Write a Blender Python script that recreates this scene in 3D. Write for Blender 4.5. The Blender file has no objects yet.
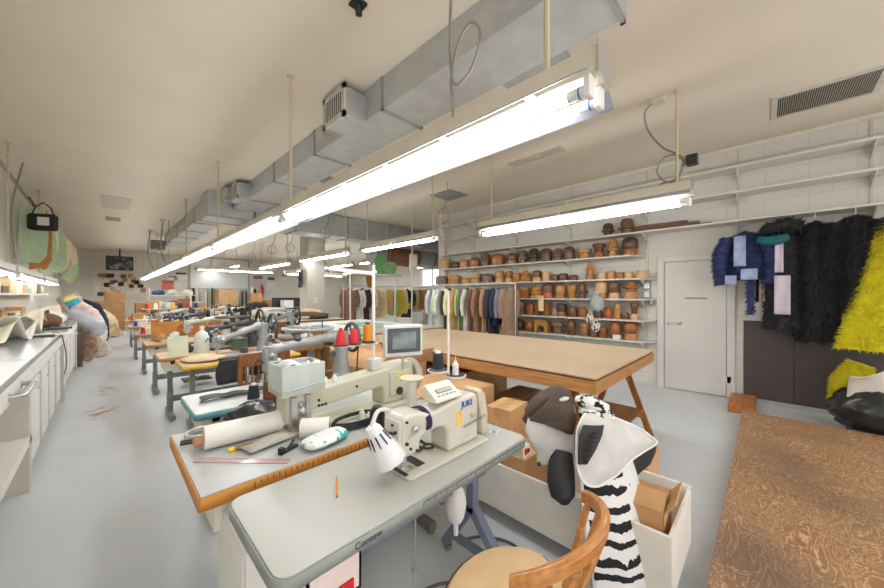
import bpy, bmesh, math, random
from mathutils import Vector as V, Matrix as M
SC = bpy.context.scene
COL = SC.collection
R = random.Random(11)
PI = math.pi

# ---------------------------------------------------------------- camera and its plan
F, CX, CY, H = 330.0, 442.0, 295.0, 1.5
YAW = math.radians(45.6)
SN, CS = math.sin(YAW), math.cos(YAW)
def PD(px, py, d):
    s = (px - CX) / F * d
    return V((SN*d + CS*s, CS*d - SN*s, H - (py - CY)/F*d))
def PZ(px, py, z): return PD(px, py, F*(H - z)/(py - CY))
def PX(px, py, x): return PD(px, py, x/(SN + CS*(px - CX)/F))
def PY(px, py, y): return PD(px, py, y/(CS - SN*(px - CX)/F))

# ---------------------------------------------------------------- materials
def L(r, g, b):
    def f(u):
        u /= 255.0
        return u/12.92 if u <= .04045 else ((u + .055)/1.055)**2.4
    return (f(r), f(g), f(b))
MATS = {}
def base_mat(n):
    m = bpy.data.materials.new(n); m.use_nodes = True
    nt = m.node_tree; b = nt.nodes['Principled BSDF']
    return m, nt, b
def nd(nt, t, **kw):
    n = nt.nodes.new(t)
    for k, v in kw.items(): setattr(n, k, v)
    return n
def ramp(nt, stops, inp):
    r = nd(nt, 'ShaderNodeValToRGB'); e = r.color_ramp.elements
    while len(e) < len(stops): e.new(.5)
    for i, (p, c) in enumerate(stops):
        e[i].position = p; e[i].color = (c[0], c[1], c[2], 1)
    nt.links.new(inp, r.inputs[0]); return r
def mat(n, c, rough=.6, metal=0, var=.1, vs=7, bump=0, bs=80, c2=None, emit=0, trans=0, alpha=1, st=(1, 1, 1), coat=0, sharp=None, sheen=0):
    if n in MATS: return MATS[n]
    m, nt, b = base_mat(n); lk = nt.links.new
    tc = nd(nt, 'ShaderNodeTexCoord'); mp = nd(nt, 'ShaderNodeMapping'); mp.inputs['Scale'].default_value = st
    lk(tc.outputs['Object'], mp.inputs[0])
    nz = nd(nt, 'ShaderNodeTexNoise'); nz.inputs['Scale'].default_value = vs; nz.inputs['Detail'].default_value = 5
    lk(mp.outputs[0], nz.inputs[0])
    if c2 is None: a, d = [x*(1-var) for x in c], [min(1, x*(1+var)) for x in c]
    else: a, d = c, c2
    p0, p1 = sharp or (.32, .68)
    r = ramp(nt, [(p0, a), (p1, d)], nz.outputs[0])
    lk(r.outputs[0], b.inputs['Base Color'])
    b.inputs['Roughness'].default_value = rough; b.inputs['Metallic'].default_value = metal
    if trans: b.inputs['Transmission Weight'].default_value = trans; b.inputs['IOR'].default_value = 1.2
    if alpha < 1: b.inputs['Alpha'].default_value = alpha
    if coat: b.inputs['Coat Weight'].default_value = coat
    if sheen: b.inputs['Sheen Weight'].default_value = sheen
    if emit:
        b.inputs['Emission Color'].default_value = (*c, 1); b.inputs['Emission Strength'].default_value = emit
    if bump:
        n2 = nd(nt, 'ShaderNodeTexNoise'); n2.inputs['Scale'].default_value = bs; n2.inputs['Detail'].default_value = 4
        lk(mp.outputs[0], n2.inputs[0])
        bp = nd(nt, 'ShaderNodeBump'); bp.inputs['Strength'].default_value = bump; bp.inputs['Distance'].default_value = .01
        lk(n2.outputs[0], bp.inputs['Height']); lk(bp.outputs[0], b.inputs['Normal'])
    MATS[n] = m; return m
def wood(n, c1, c2, st=(2, 14, 14), rough=.5, sc=3.0, coat=0):
    return mat(n, c1, rough, 0, c2=c2, vs=sc, st=st, bump=.08, bs=30, coat=coat, sharp=(.36, .64))
# plain stock
WHITE = mat('white_paint', L(226, 224, 218), .5, var=.03)
CREAM = mat('cream_paint', L(216, 208, 194), .6, var=.04)
PLASTIC = mat('white_plastic', L(230, 228, 224), .35, var=.02)
BLACK = mat('black_plastic', L(28, 28, 30), .45)
DARK = mat('dark_iron', L(62, 62, 64), .45, .5)
STEEL = mat('bright_steel', L(200, 202, 204), .28, .9, var=.06)
GALV = mat('galvanised_sheet', L(184, 187, 186), .4, .35, c2=L(170, 173, 172), vs=6)
GREYP = mat('grey_enamel', L(150, 152, 150), .4, .15)
BLUEG = mat('blue_grey_frame', L(118, 127, 146), .45)
CARD = mat('cardboard', L(196, 152, 104), .8, c2=L(180, 136, 90), vs=4, bump=.05, bs=140)
CARD2 = mat('cardboard_pale', L(208, 166, 120), .8, c2=L(194, 150, 104), vs=4, bump=.05, bs=140)
TAPE = mat('packing_tape', L(190, 148, 96), .3)
OAK = wood('varnished_oak', L(196, 134, 66), L(166, 102, 44), (1.5, 18, 18), .35, 3, .3)
PINE = wood('pine_lumber', L(186, 136, 84), L(158, 108, 60), (1.5, 16, 16), .5)
PINEY = wood('pine_lumber_cross', L(186, 136, 84), L(158, 108, 60), (16, 1.5, 16), .5)
PINEZ = wood('pine_post', L(180, 122, 66), L(150, 92, 44), (16, 16, 1.5), .5)
DWOOD = wood('dark_stained_wood', L(128, 80, 42), L(92, 54, 28), (2, 14, 14), .4)
PAPER = mat('paper_white', L(232, 230, 222), .8, var=.03)
CONDUIT = mat('steel_conduit', L(150, 148, 142), .4, .5)
RODP = mat('painted_rod', L(200, 184, 156), .5, var=.03)
def pal(r, g, b, rough=.7, k='colour', **kw): return mat('%s_%d_%d_%d' % (k, r, g, b), L(r, g, b), rough, **kw)
def cloth(r, g, b, v=.16): return mat('cloth_%d_%d_%d' % (r, g, b), L(r, g, b), .9, var=v, vs=9, bump=.25, bs=240)

# ---------------------------------------------------------------- mesh building
class MB:
    def __init__(s): s.v = []; s.f = []; s.mi = []; s.cur = 0; s.uv = {}
    def add(s, vs, fs, T=None):
        o = len(s.v)
        if T is not None: vs = [T @ V(v) for v in vs]
        s.v += [tuple(v) for v in vs]; s.f += [tuple(i + o for i in f) for f in fs]; s.mi += [s.cur]*len(fs)
        return s
    def mtl(s, i): s.cur = i; return s
    def box(s, x0, y0, z0, x1, y1, z1, T=None):
        vs = [(x, y, z) for z in (z0, z1) for y in (y0, y1) for x in (x0, x1)]
        return s.add(vs, [(0, 2, 3, 1), (4, 5, 7, 6), (0, 1, 5, 4), (2, 6, 7, 3), (0, 4, 6, 2), (1, 3, 7, 5)], T)
    def cb(s, c, d, T=None):
        return s.box(c[0]-d[0]/2, c[1]-d[1]/2, c[2]-d[2]/2, c[0]+d[0]/2, c[1]+d[1]/2, c[2]+d[2]/2, T)
    def bar(s, p, q, w, h=None, up=(0, 0, 1)):
        p, q = V(p), V(q); h = h or w; d = (q-p).normalized(); u = V(up)
        if abs(d.dot(u)) > .98: u = V((1, 0, 0))
        a = d.cross(u).normalized()*w/2; b = a.cross(d).normalized()*h/2
        vs = [p-a-b, p+a-b, p+a+b, p-a+b, q-a-b, q+a-b, q+a+b, q-a+b]
        return s.add(vs, [(0, 3, 2, 1), (4, 5, 6, 7), (0, 1, 5, 4), (1, 2, 6, 5), (2, 3, 7, 6), (3, 0, 4, 7)])
    def tube(s, pts, r, n=8, closed=False):
        P = [V(p) for p in pts]; k = len(P); rs = r if isinstance(r, (list, tuple)) else [r]*k
        rings = []; u = None
        for i in range(k):
            if closed: d = P[(i+1) % k] - P[i-1]
            else: d = P[min(i+1, k-1)] - P[max(i-1, 0)]
            d.normalize()
            if u is None:
                u = V((0, 0, 1)) if abs(d.z) < .9 else V((1, 0, 0))
            u = (u - d*u.dot(d)).normalized(); w = d.cross(u)
            rings.append([P[i] + (u*math.cos(a) + w*math.sin(a))*rs[i] for a in [2*PI*j/n for j in range(n)]])
        if closed: rings.append(rings[0])
        return s.loft(rings, not closed)
    def loft(s, rings, cap=True, wrap=True):
        n = len(rings[0]); vs = [p for r in rings for p in r]; fs = []
        for i in range(len(rings)-1):
            for j in range(n if wrap else n-1):
                a, b = i*n+j, i*n+(j+1) % n
                fs.append((a, b, b+n, a+n))
        if cap: fs.append(tuple(range(n-1, -1, -1))); fs.append(tuple((len(rings)-1)*n + j for j in range(n)))
        return s.add(vs, fs)
    def lathe(s, prof, c=(0, 0, 0), n=16, T=None, sx=1, sy=1):
        c = V(c); rings = [[(T or M()) @ V((r*math.cos(2*PI*j/n)*sx, r*math.sin(2*PI*j/n)*sy, z)) + c for j in range(n)] for r, z in prof]
        return s.loft(rings)
    def prism(s, poly, a, b, ax='z', T=None):
        def P(u, v, w): return {'z': (u, v, w), 'y': (u, w, v), 'x': (w, u, v)}[ax]
        n = len(poly); vs = [P(u, v, a) for u, v in poly] + [P(u, v, b) for u, v in poly]
        fs = [tuple(range(n-1, -1, -1)), tuple(range(n, 2*n))] + [(i, (i+1) % n, n+(i+1) % n, n+i) for i in range(n)]
        return s.add(vs, fs, T)
    def grid(s, fn, nu, nv):
        o = len(s.v); vs = []
        for i in range(nu+1):
            for j in range(nv+1):
                vs.append(fn(i/nu, j/nv)); s.uv[o + i*(nv+1)+j] = (i/nu, j/nv)
        return s.add(vs, [(i*(nv+1)+j, (i+1)*(nv+1)+j, (i+1)*(nv+1)+j+1, i*(nv+1)+j+1) for i in range(nu) for j in range(nv)])
    def ball(s, c, r, n=12, m=7, j=0, rr=None):
        rr = rr or R; c = V(c); r = (r, r, r) if isinstance(r, (int, float)) else r; rings = []
        for i in range(m+1):
            t = PI*i/m; t = min(max(t, .06), PI-.06)
            rings.append([c + V((r[0]*math.sin(t)*math.cos(2*PI*k/n), r[1]*math.sin(t)*math.sin(2*PI*k/n), -r[2]*math.cos(t)))*(1 + j*(rr.random()-.5)) for k in range(n)])
        return s.loft(rings)
    def fur(s, surf, n, ln, w, droop=.6, rr=None, jit=.6):
        """surf() -> (point, normal); short bent tapering tufts all over a skin."""
        rr = rr or R
        for _ in range(n):
            p, nn = surf(); d = (nn + V((rr.uniform(-jit, jit), rr.uniform(-jit, jit), rr.uniform(-jit, jit) - droop))).normalized()
            l = ln*rr.uniform(.6, 1.3); a = d.cross(V((rr.random()-.5, rr.random()-.5, rr.random()-.5))).normalized()*w
            m = p + d*l*.55; e = p + d*l + V((0, 0, -droop*l*.5))
            s.add([p-a, p+a, m+a*.7, m-a*.7, e], [(0, 1, 2, 3), (3, 2, 4)])
        return s
    def build(s, name, mats, parent=None, loc=None, rz=0, smooth=True, bev=0, sub=0, solid=0, ang=38, keep=False, rot=None):
        me = bpy.data.meshes.new(name); me.from_pydata(s.v, [], s.f)
        if not isinstance(mats, (list, tuple)): mats = [mats]
        for m in mats: me.materials.append(m)
        if len(mats) > 1: me.polygons.foreach_set('material_index', s.mi)
        if s.uv:
            ul = me.uv_layers.new(name='UVMap')
            for lp in me.loops: ul.data[lp.index].uv = s.uv.get(lp.vertex_index, (0, 0))
        if not keep:
            b = bmesh.new(); b.from_mesh(me); bmesh.ops.recalc_face_normals(b, faces=b.faces); b.to_mesh(me); b.free()
        if smooth:
            me.shade_smooth(); me.set_sharp_from_angle(angle=math.radians(ang))
        o = bpy.data.objects.new(name, me); COL.objects.link(o)
        if parent: o.parent = parent
        if loc is not None: o.location = loc
        if rot: o.rotation_euler = rot
        elif rz: o.rotation_euler = (0, 0, rz)
        if sub:
            md = o.modifiers.new('sub', 'SUBSURF'); md.levels = md.render_levels = sub
        if solid:
            md = o.modifiers.new('solid', 'SOLIDIFY'); md.thickness = solid; md.offset = 0
        if bev:
            md = o.modifiers.new('bev', 'BEVEL'); md.width = bev; md.segments = 2; md.limit_method = 'ANGLE'; md.angle_limit = math.radians(40)
        return o
def tag(o, label, cat, group=None, kind=None):
    o['label'] = label
    if cat: o['category'] = cat
    if group: o['group'] = group
    if kind: o['kind'] = kind
    return o
def thing(name, label, cat, loc=(0, 0, 0), rz=0, group=None):
    o = bpy.data.objects.new(name, None); COL.objects.link(o); o.empty_display_size = .05
    o.location = loc; o.rotation_euler = (0, 0, rz)
    return tag(o, label, cat, group)
def one(name, label, cat, mb, mats, loc=(0, 0, 0), rz=0, group=None, **kw):
    return tag(mb.build(name, mats, None, loc, rz, **kw), label, cat, group)
def struct(name, mb, mats, parent=None, **kw):
    o = mb.build(name, mats, parent, **kw)
    if parent is None: o['kind'] = 'structure'
    return o
def text(parent, s, size, loc, rot, m, name='lettering', bold=0):
    c = bpy.data.curves.new(name, 'FONT'); c.body = s; c.size = size; c.extrude = .0006; c.offset = bold; c.align_x = 'CENTER'; c.align_y = 'CENTER'
    c.materials.append(m)
    tmp = bpy.data.objects.new(name, c); me = bpy.data.meshes.new_from_object(tmp); bpy.data.objects.remove(tmp)
    o = bpy.data.objects.new(name, me); COL.objects.link(o); o.parent = parent; o.location = loc; o.rotation_euler = rot
    return o
ORD = ['first', 'second', 'third', 'fourth', 'fifth', 'sixth', 'seventh', 'eighth', 'ninth', 'tenth', 'eleventh', 'twelfth', 'thirteenth', 'fourteenth', 'fifteenth', 'sixteenth', 'seventeenth', 'eighteenth', 'nineteenth', 'twentieth', 'twenty-first', 'twenty-second', 'twenty-third', 'twenty-fourth']
def RX(a): return M.Rotation(a, 4, 'X')
def RY(a): return M.Rotation(a, 4, 'Y')
def RZ(a): return M.Rotation(a, 4, 'Z')
def TR(x, y, z): return M.Translation((x, y, z))
def arc(c, r, a0, a1, n, ax='xz'):
    out = []
    for i in range(n+1):
        a = a0 + (a1-a0)*i/n; u, v = r*math.cos(a), r*math.sin(a)
        out.append(V(c) + V({'xz': (u, 0, v), 'xy': (u, v, 0), 'yz': (0, u, v)}[ax]))
    return out

# ================================================================ the setting
XL, XR, YF, YN, ZC = -1.3, 6.37, 22.5, -2.2, 3.64
XE = 13.0
def floor_mat():
    m, nt, b = base_mat('painted_concrete'); lk = nt.links.new
    tc = nd(nt, 'ShaderNodeTexCoord')
    n1 = nd(nt, 'ShaderNodeTexNoise'); n1.inputs['Scale'].default_value = .9; n1.inputs['Detail'].default_value = 6; lk(tc.outputs['Object'], n1.inputs[0])
    r1 = ramp(nt, [(.3, L(197, 202, 205)), (.7, L(210, 214, 216))], n1.outputs[0])
    n2 = nd(nt, 'ShaderNodeTexNoise'); n2.inputs['Scale'].default_value = 7; n2.inputs['Detail'].default_value = 9; n2.inputs['Roughness'].default_value = .7; lk(tc.outputs['Object'], n2.inputs[0])
    r2 = ramp(nt, [(.66, (0, 0, 0)), (.72, (1, 1, 1))], n2.outputs[0])
    # the paint is chipped along the lane between the platform and the crate
    sx = nd(nt, 'ShaderNodeSeparateXYZ'); lk(tc.outputs['Object'], sx.inputs[0])
    mr = nd(nt, 'ShaderNodeMapRange'); mr.inputs[1].default_value = 1.5; mr.inputs[2].default_value = 3.2; lk(sx.outputs[0], mr.inputs[0])
    mr.inputs[3].default_value = .35
    mu = nd(nt, 'ShaderNodeMath', operation='MULTIPLY'); lk(r2.outputs[0], mu.inputs[0]); lk(mr.outputs[0], mu.inputs[1])
    mx = nd(nt, 'ShaderNodeMix', data_type='RGBA'); lk(mu.outputs[0], mx.inputs[0]); lk(r1.outputs[0], mx.inputs[6]); mx.inputs[7].default_value = (*L(112, 112, 110), 1)
    # rusty drag scuffs on the aisle
    out = mx.outputs[2]
    for x, y, rx, ry in ((-.04, 6.1, .22, .42), (.0, 7.4, .2, .5)):
        dv = nd(nt, 'ShaderNodeMapping'); dv.inputs['Location'].default_value = (-x/rx, -y/ry, 0); dv.inputs['Scale'].default_value = (1/rx, 1/ry, 1); lk(tc.outputs['Object'], dv.inputs[0])
        le = nd(nt, 'ShaderNodeVectorMath', operation='LENGTH'); lk(dv.outputs[0], le.inputs[0])
        m1 = nd(nt, 'ShaderNodeMapRange'); m1.inputs[1].default_value = 1; m1.inputs[2].default_value = .3; lk(le.outputs['Value'], m1.inputs[0])
        r3 = ramp(nt, [(.48, (0, 0, 0)), (.56, (1, 1, 1))], n2.outputs[0])
        m2 = nd(nt, 'ShaderNodeMath', operation='MULTIPLY'); lk(m1.outputs[0], m2.inputs[0]); lk(r3.outputs[0], m2.inputs[1])
        mm = nd(nt, 'ShaderNodeMix', data_type='RGBA'); lk(m2.outputs[0], mm.inputs[0]); lk(out, mm.inputs[6]); mm.inputs[7].default_value = (*L(170, 128, 104), 1); out = mm.outputs[2]
    lk(out, b.inputs['Base Color']); b.inputs['Roughness'].default_value = .33
    bp = nd(nt, 'ShaderNodeBump'); bp.inputs['Strength'].default_value = .06; lk(n2.outputs[0], bp.inputs['Height']); lk(bp.outputs[0], b.inputs['Normal'])
    return m
def block_mat():
    m, nt, b = base_mat('painted_block'); lk = nt.links.new
    tc = nd(nt, 'ShaderNodeTexCoord'); mp = nd(nt, 'ShaderNodeMapping'); mp.inputs['Rotation'].default_value = (PI/2, 0, PI/2)
    cb = nd(nt, 'ShaderNodeCombineXYZ'); sx = nd(nt, 'ShaderNodeSeparateXYZ'); lk(tc.outputs['Object'], sx.inputs[0])
    lk(sx.outputs[1], cb.inputs[0]); lk(sx.outputs[2], cb.inputs[1])
    br = nd(nt, 'ShaderNodeTexBrick'); br.inputs['Scale'].default_value = 1; br.inputs['Brick Width'].default_value = .4; br.inputs['Row Height'].default_value = .2
    br.inputs['Mortar Size'].default_value = .006; br.inputs['Mortar Smooth'].default_value = .6
    br.inputs['Color1'].default_value = (*L(210, 207, 200), 1); br.inputs['Color2'].default_value = (*L(206, 203, 195), 1); br.inputs['Mortar'].default_value = (*L(197, 193, 185), 1)
    lk(cb.outputs[0], br.inputs[0]); lk(br.outputs[0], b.inputs['Base Color']); b.inputs['Roughness'].default_value = .6
    bp = nd(nt, 'ShaderNodeBump'); bp.inputs['Strength'].default_value = .2; bp.inputs['Distance'].default_value = .01; bp.invert = True
    lk(br.outputs['Fac'], bp.inputs['Height']); lk(bp.outputs[0], b.inputs['Normal'])
    return m
CEILM = mat('ceiling_paint', L(220, 210, 194), .8, var=.025, vs=1.2)
WALLM = mat('wall_paint', L(212, 207, 196), .7, var=.03, vs=1.5)
BLOCK = block_mat()
struct('floor', MB().box(XL-.2, YN, -.1, XE+.2, YF+.2, 0), floor_mat(), smooth=False)
struct('ceiling', MB().box(XL-.2, YN, ZC, XE+.2, YF+.2, ZC+.1), CEILM, smooth=False)
struct('wall_left', MB().box(XL-.2, YN, 0, XL, YF, ZC), WALLM, smooth=False)
struct('wall_far', MB().box(XL-.2, YF, 0, XE+.2, YF+.2, ZC), WALLM, smooth=False)
struct('wall_right', MB().box(XR, YN, 0, XR+.2, 6.25, ZC), BLOCK, smooth=False)
struct('wall_return', MB().box(XR+.2, 6.05, 0, XE, 6.25, ZC), WALLM, smooth=False)
w = MB(); w.box(XE, 6.05, 0, XE+.2, YF, 2.0).box(XE, 6.05, 3.0, XE+.2, YF, ZC).box(XE, 6.05, 2.0, XE+.2, 9.5, 3.0).box(XE, 14.5, 2.0, XE+.2, YF, 3.0)
struct('wall_side', w, WALLM, smooth=False)
wf = MB(); wf.box(XE-.02, 9.5, 2.0, XE+.06, 14.5, 2.05).box(XE-.02, 9.5, 2.95, XE+.06, 14.5, 3.0)
for k in range(6): wf.box(XE-.02, 9.5+k*.99, 2.0, XE+.06, 9.55+k*.99, 3.0)
win = struct('window_1', wf, WHITE, smooth=False)
struct('pane', MB().box(XE+.02, 9.5, 2.0, XE+.028, 14.5, 3.0), mat('window_glass', L(235, 240, 245), .05, trans=1), win, smooth=False)
# door in the right wall: frame, leaf, furniture
DY0, DY1, DH = .40, 1.17, 2.03
fr = MB(); fr.box(XR-.05, DY0-.09, 0, XR, DY0, DH+.09).box(XR-.05, DY1, 0, XR, DY1+.09, DH+.09).box(XR-.05, DY0, DH, XR, DY1, DH+.09)
DOORW = mat('door_paint', L(206, 203, 197), .5, var=.03, vs=2)
door = struct('door_1', fr, DOORW, bev=.004)
struct('door_leaf', MB().box(XR-.03, DY0+.005, .015, XR-.002, DY1-.005, DH-.004), DOORW, door, bev=.003)
struct('door_knob', MB().lathe([(.001, 0), (.02, 0), (.014, .03), (.026, .045), (.026, .06), (.001, .068)], (XR-.03, DY1-.07, 1.06), 14, RY(-PI/2)), STEEL, door)
struct('deadbolt', MB().lathe([(.001, 0), (.034, 0), (.03, .018), (.001, .02)], (XR-.03, DY1-.2, 1.06), 16, RY(-PI/2)).lathe([(.001, 0), (.012, .0), (.01, .03), (.001, .031)], (XR-.045, DY1-.2, 1.06), 10, RY(-PI/2)), STEEL, door)
struct('mail_slot', MB().box(XR-.036, DY0+.22, 1.44, XR-.029, DY0+.5, 1.462), mat('worn_brass', L(150, 120, 70), .4, .6), door)
hm = MB()
for z in (1.75, .22): hm.box(XR-.05, DY0-.05, z, XR-.028, DY0+.07, z+.1)
struct('hinge', hm, DOORW, door, bev=.003)
# baseboard-like darker line of paint drips is left to the wall; trim where wall and ceiling meet
struct('trim_1', MB().box(XR-.02, YN, ZC-.05, XR, 6.25, ZC), CREAM, smooth=False)
struct('column', MB().box(4.2, 9.7, 0, 4.75, 10.25, ZC), mat('column_paint', L(196, 190, 178), .6, var=.03), bev=.01)
struct('trim_2', MB().box(XR-.12, 6.03, 0, XR+.0, 6.25, ZC), CREAM, smooth=False)
WORLD, EXPO = 1.9, -0.06
# ================================================================ right wall: shelves and what stands on them
SHELFM = mat('shelf_paint', L(212, 208, 199), .55, var=.03)
def long_shelf(z, y0, y1, label, dep=.32, stds=True):
    t = thing('wall_shelf', label, 'shelf', (XR, y0, z), 0, 'long painted wall shelves')
    MB().box(-dep, 0, -.025, -.012, y1-y0, 0).build('shelf_board', SHELFM, t, bev=.002)
    for yy in BRY:
        if y0 < yy < y1:
            b = MB().prism([(-.012, -.025), (-dep+.03, -.025), (-dep+.03, -.035), (-.012, -.16)], yy-y0-.006, yy-y0+.006, 'y')
            b.build('bracket', SHELFM, t)
    return t
BRY = [-.9, .28, 1.42, 2.7, 3.9, 5.1, 5.95]
long_shelf(2.53, -1.9, 6.02, 'long white wall shelf, lowest of the three long ones, running over the door', .34)
long_shelf(2.93, -1.9, 6.02, 'long white wall shelf, middle of the three long ones, empty')
long_shelf(3.28, -1.9, 6.02, 'long white wall shelf, topmost of the three just under the ceiling')
for i, y in enumerate(BRY):
    if i > 5: continue
    m = MB().box(-.012, -.012, 0, 0, .012, 3.55 - (.0 if y > 1.3 else 2.3))
    z0 = .55 if y > 1.3 else 2.35
    m = MB().box(-.011, -.013, z0, 0, .013, 3.58)
    k = z0+.03
    while k < 3.55:
        m.box(-.0125, -.004, k, -.0105, .004, k+.016); k += .05
    one('shelf_standard', 'slotted metal shelf standard on the block wall, %s from the right' % ORD[i], 'shelf standard', m, mat('standard_metal', L(196, 190, 180), .5, .2), (XR, y, 0), group='slotted shelf standards')
HZ = [(2.165, 1.52), (1.775, 1.36), (1.436, 1.34), (1.087, 1.34), (.745, 1.34)]
SN5 = ['top hat shelf', 'second hat shelf from the top', 'middle hat shelf', 'fourth hat shelf from the top', 'bottom hat shelf']
for (z, ye), nm in zip(HZ, SN5):
    t = thing('hat_shelf', 'white board shelf crowded with wooden hat blocks, the ' + nm, 'shelf', (XR, ye, z), 0, 'hat block shelves')
    MB().prism([(-.32, .1), (-.32, 6.02-ye), (-.012, 6.02-ye), (-.012, -.06), (-.1, -.06)], -.024, 0).build('shelf_board', SHELFM, t, bev=.002)
    for yy in (1.45, 2.7, 3.9, 5.1):
        if yy > ye: MB().prism([(-.012, -.024), (-.29, -.024), (-.29, -.034), (-.012, -.14)], yy-ye-.006, yy-ye+.006, 'y').build('bracket', SHELFM, t)
# hat blocks: (pixel column, kind, colour, height, half width)
WCOL = {'pale': (L(206, 174, 128), L(188, 150, 104)), 'honey': (L(192, 140, 80), L(168, 112, 56)), 'amber': (L(166, 106, 54), L(138, 82, 38)),
        'brown': (L(120, 82, 54), L(94, 62, 40)), 'dark brown': (L(88, 58, 40), L(62, 42, 30)), 'grey-brown': (L(128, 104, 84), L(98, 78, 62)), 'orange': (L(188, 106, 46), L(160, 84, 34))}
def hmat(c): return mat('hat_block_' + c, WCOL[c][0], .32, c2=WCOL[c][1], vs=9, st=(1, 1, 5), coat=.15)
def hat_profile(k, h, r):
    if k == 'domed': return [(.02, 0), (r*.9, 0), (r*.96, h*.1), (r*.9, h*.42), (r*.94, h*.62), (r*.8, h*.85), (r*.5, h*.97), (.01, h)]
    if k == 'tall brimmed': return [(.02, 0), (r*.66, 0), (r*.68, h*.3), (r*.98, h*.36), (r, h*.42), (r*.78, h*.48), (r*.74, h*.75), (r*.58, h*.93), (r*.3, h*.99), (.01, h)]
    if k == 'wide-brimmed': return [(.02, 0), (r*.6, 0), (r*.62, h*.3), (r, h*.36), (r*1.02, h*.43), (r*.7, h*.5), (r*.62, h*.8), (r*.42, h*.97), (.01, h)]
    if k == 'squat round': return [(.02, 0), (r*.95, 0), (r, h*.12), (r, h*.75), (r*.93, h*.93), (r*.8, h), (.01, h)]
    if k == 'straight-sided': return [(.02, 0), (r*.84, 0), (r*.86, h*.5), (r*.92, h*.55), (r*.9, h*.92), (r*.78, h), (.01, h)]
    if k == 'flat disc': return [(.02, 0), (r, 0), (r*1.02, h*.3), (r*.98, h*.9), (r*.9, h), (.01, h)]
    if k == 'ball-shaped': return [(.02, 0), (r*.6, 0), (r*.88, h*.2), (r, h*.45), (r*.92, h*.72), (r*.62, h*.93), (.01, h)]
    if k == 'flared': return [(.02, 0), (r*.6, 0), (r*.7, h*.45), (r*.98, h*.75), (r, h*.9), (r*.85, h), (.01, h)]
    if k == 'oval dish': return [(.02, 0), (r*.7, 0), (r*.78, h*.55), (r, h*.65), (r, h), (r*.85, h), (r*.75, h*.8), (.01, h*.8)]
CNT = {}
def hat_block(px, py, si, kind, col, h, r, xo=.0, two=None, base=None):
    z = HZ[si][0] if si >= 0 else 2.53
    nm = SN5[si] if si >= 0 else 'lowest long shelf'
    x = XR-.17+xo
    y = PX(px, 290, x).y
    r = min(r, .21)
    if kind in('open-arched box',): lab = '%s %s hat form' % (col, kind)
    else: lab = '%s %s hat block' % (col, kind)
    CNT[si] = CNT.get(si, 0)+1
    lab += ', %s from left, %s' % (ORD[CNT[si]-1], nm)
    t = thing('hat_block', lab, 'hat block', (x, y, z+.0008), R.uniform(-.12, .12), 'wooden hat blocks on the shelves')
    rr = random.Random(CNT[si]*31+si)
    if kind == 'open-arched box':
        pts = [(-r, 0), (-r*.6, 0)] + [(-.6*r*math.cos(a), h*.28+.36*h*math.sin(a)) for a in [PI*i/8 for i in range(9)]] + [(r*.6, 0), (r, 0), (r*1.02, h*.7), (r*.9, h), (-r*.9, h), (-r*1.02, h*.7)]
        MB().prism(pts, -r*.8, r*.8, 'x').build('block', hmat(col), t, bev=.006)
        MB().box(-r*.7, -r*.92, h, r*.7, r*.92, h*1.12).build('cap_plate', hmat(two or col), t, bev=.004)
        t.rotation_euler = (0, 0, 0)
    elif kind == 'coiled':
        b = MB()
        for k in range(3): b.tube(arc((rr.uniform(-.01, .01), rr.uniform(-.01, .01), .028+k*h/3.4), r*(.85-.12*k), 0, 2*PI*15/16, 15, 'xy'), h/6.2, 8, True)
        b.ball((0, 0, h*.82), (r*.55, r*.55, h*.2)); b.lathe([(.01, 0), (r*.6, 0), (r*.6, h*.8), (.01, h*.8)])
        b.build('block', hmat(col), t)
    else:
        sx = min(1.05, .142/r)
        if base:      # a crown standing on its separate base ring
            hb = h*.36
            MB().lathe([(.01, 0), (r*.82, 0), (r*.84, hb*.9), (r*.8, hb), (.01, hb)], n=18, sx=sx).build('base_block', hmat(base), t)
            MB().lathe(hat_profile(kind, h-hb, r), (0, 0, hb+.001), 18, sx=sx).build('crown_block', hmat(col), t)
        else:
            MB().lathe(hat_profile(kind, h, r), (0, 0, 0), 18, sx=sx).build('block', hmat(col), t)
            if two: MB().lathe([(r*.9, h*.44), (r*.985, h*.44), (r*.985, h*.52), (r*.9, h*.52)], n=18, sx=sx).build('seam_band', hmat(two), t)
    return t
for a in [(608, 225, -1, 'tall brimmed', 'dark brown', .235, .11), (627, 222, -1, 'tall brimmed', 'brown', .27, .135, 0, None, None)]: hat_block(*a)
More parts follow.
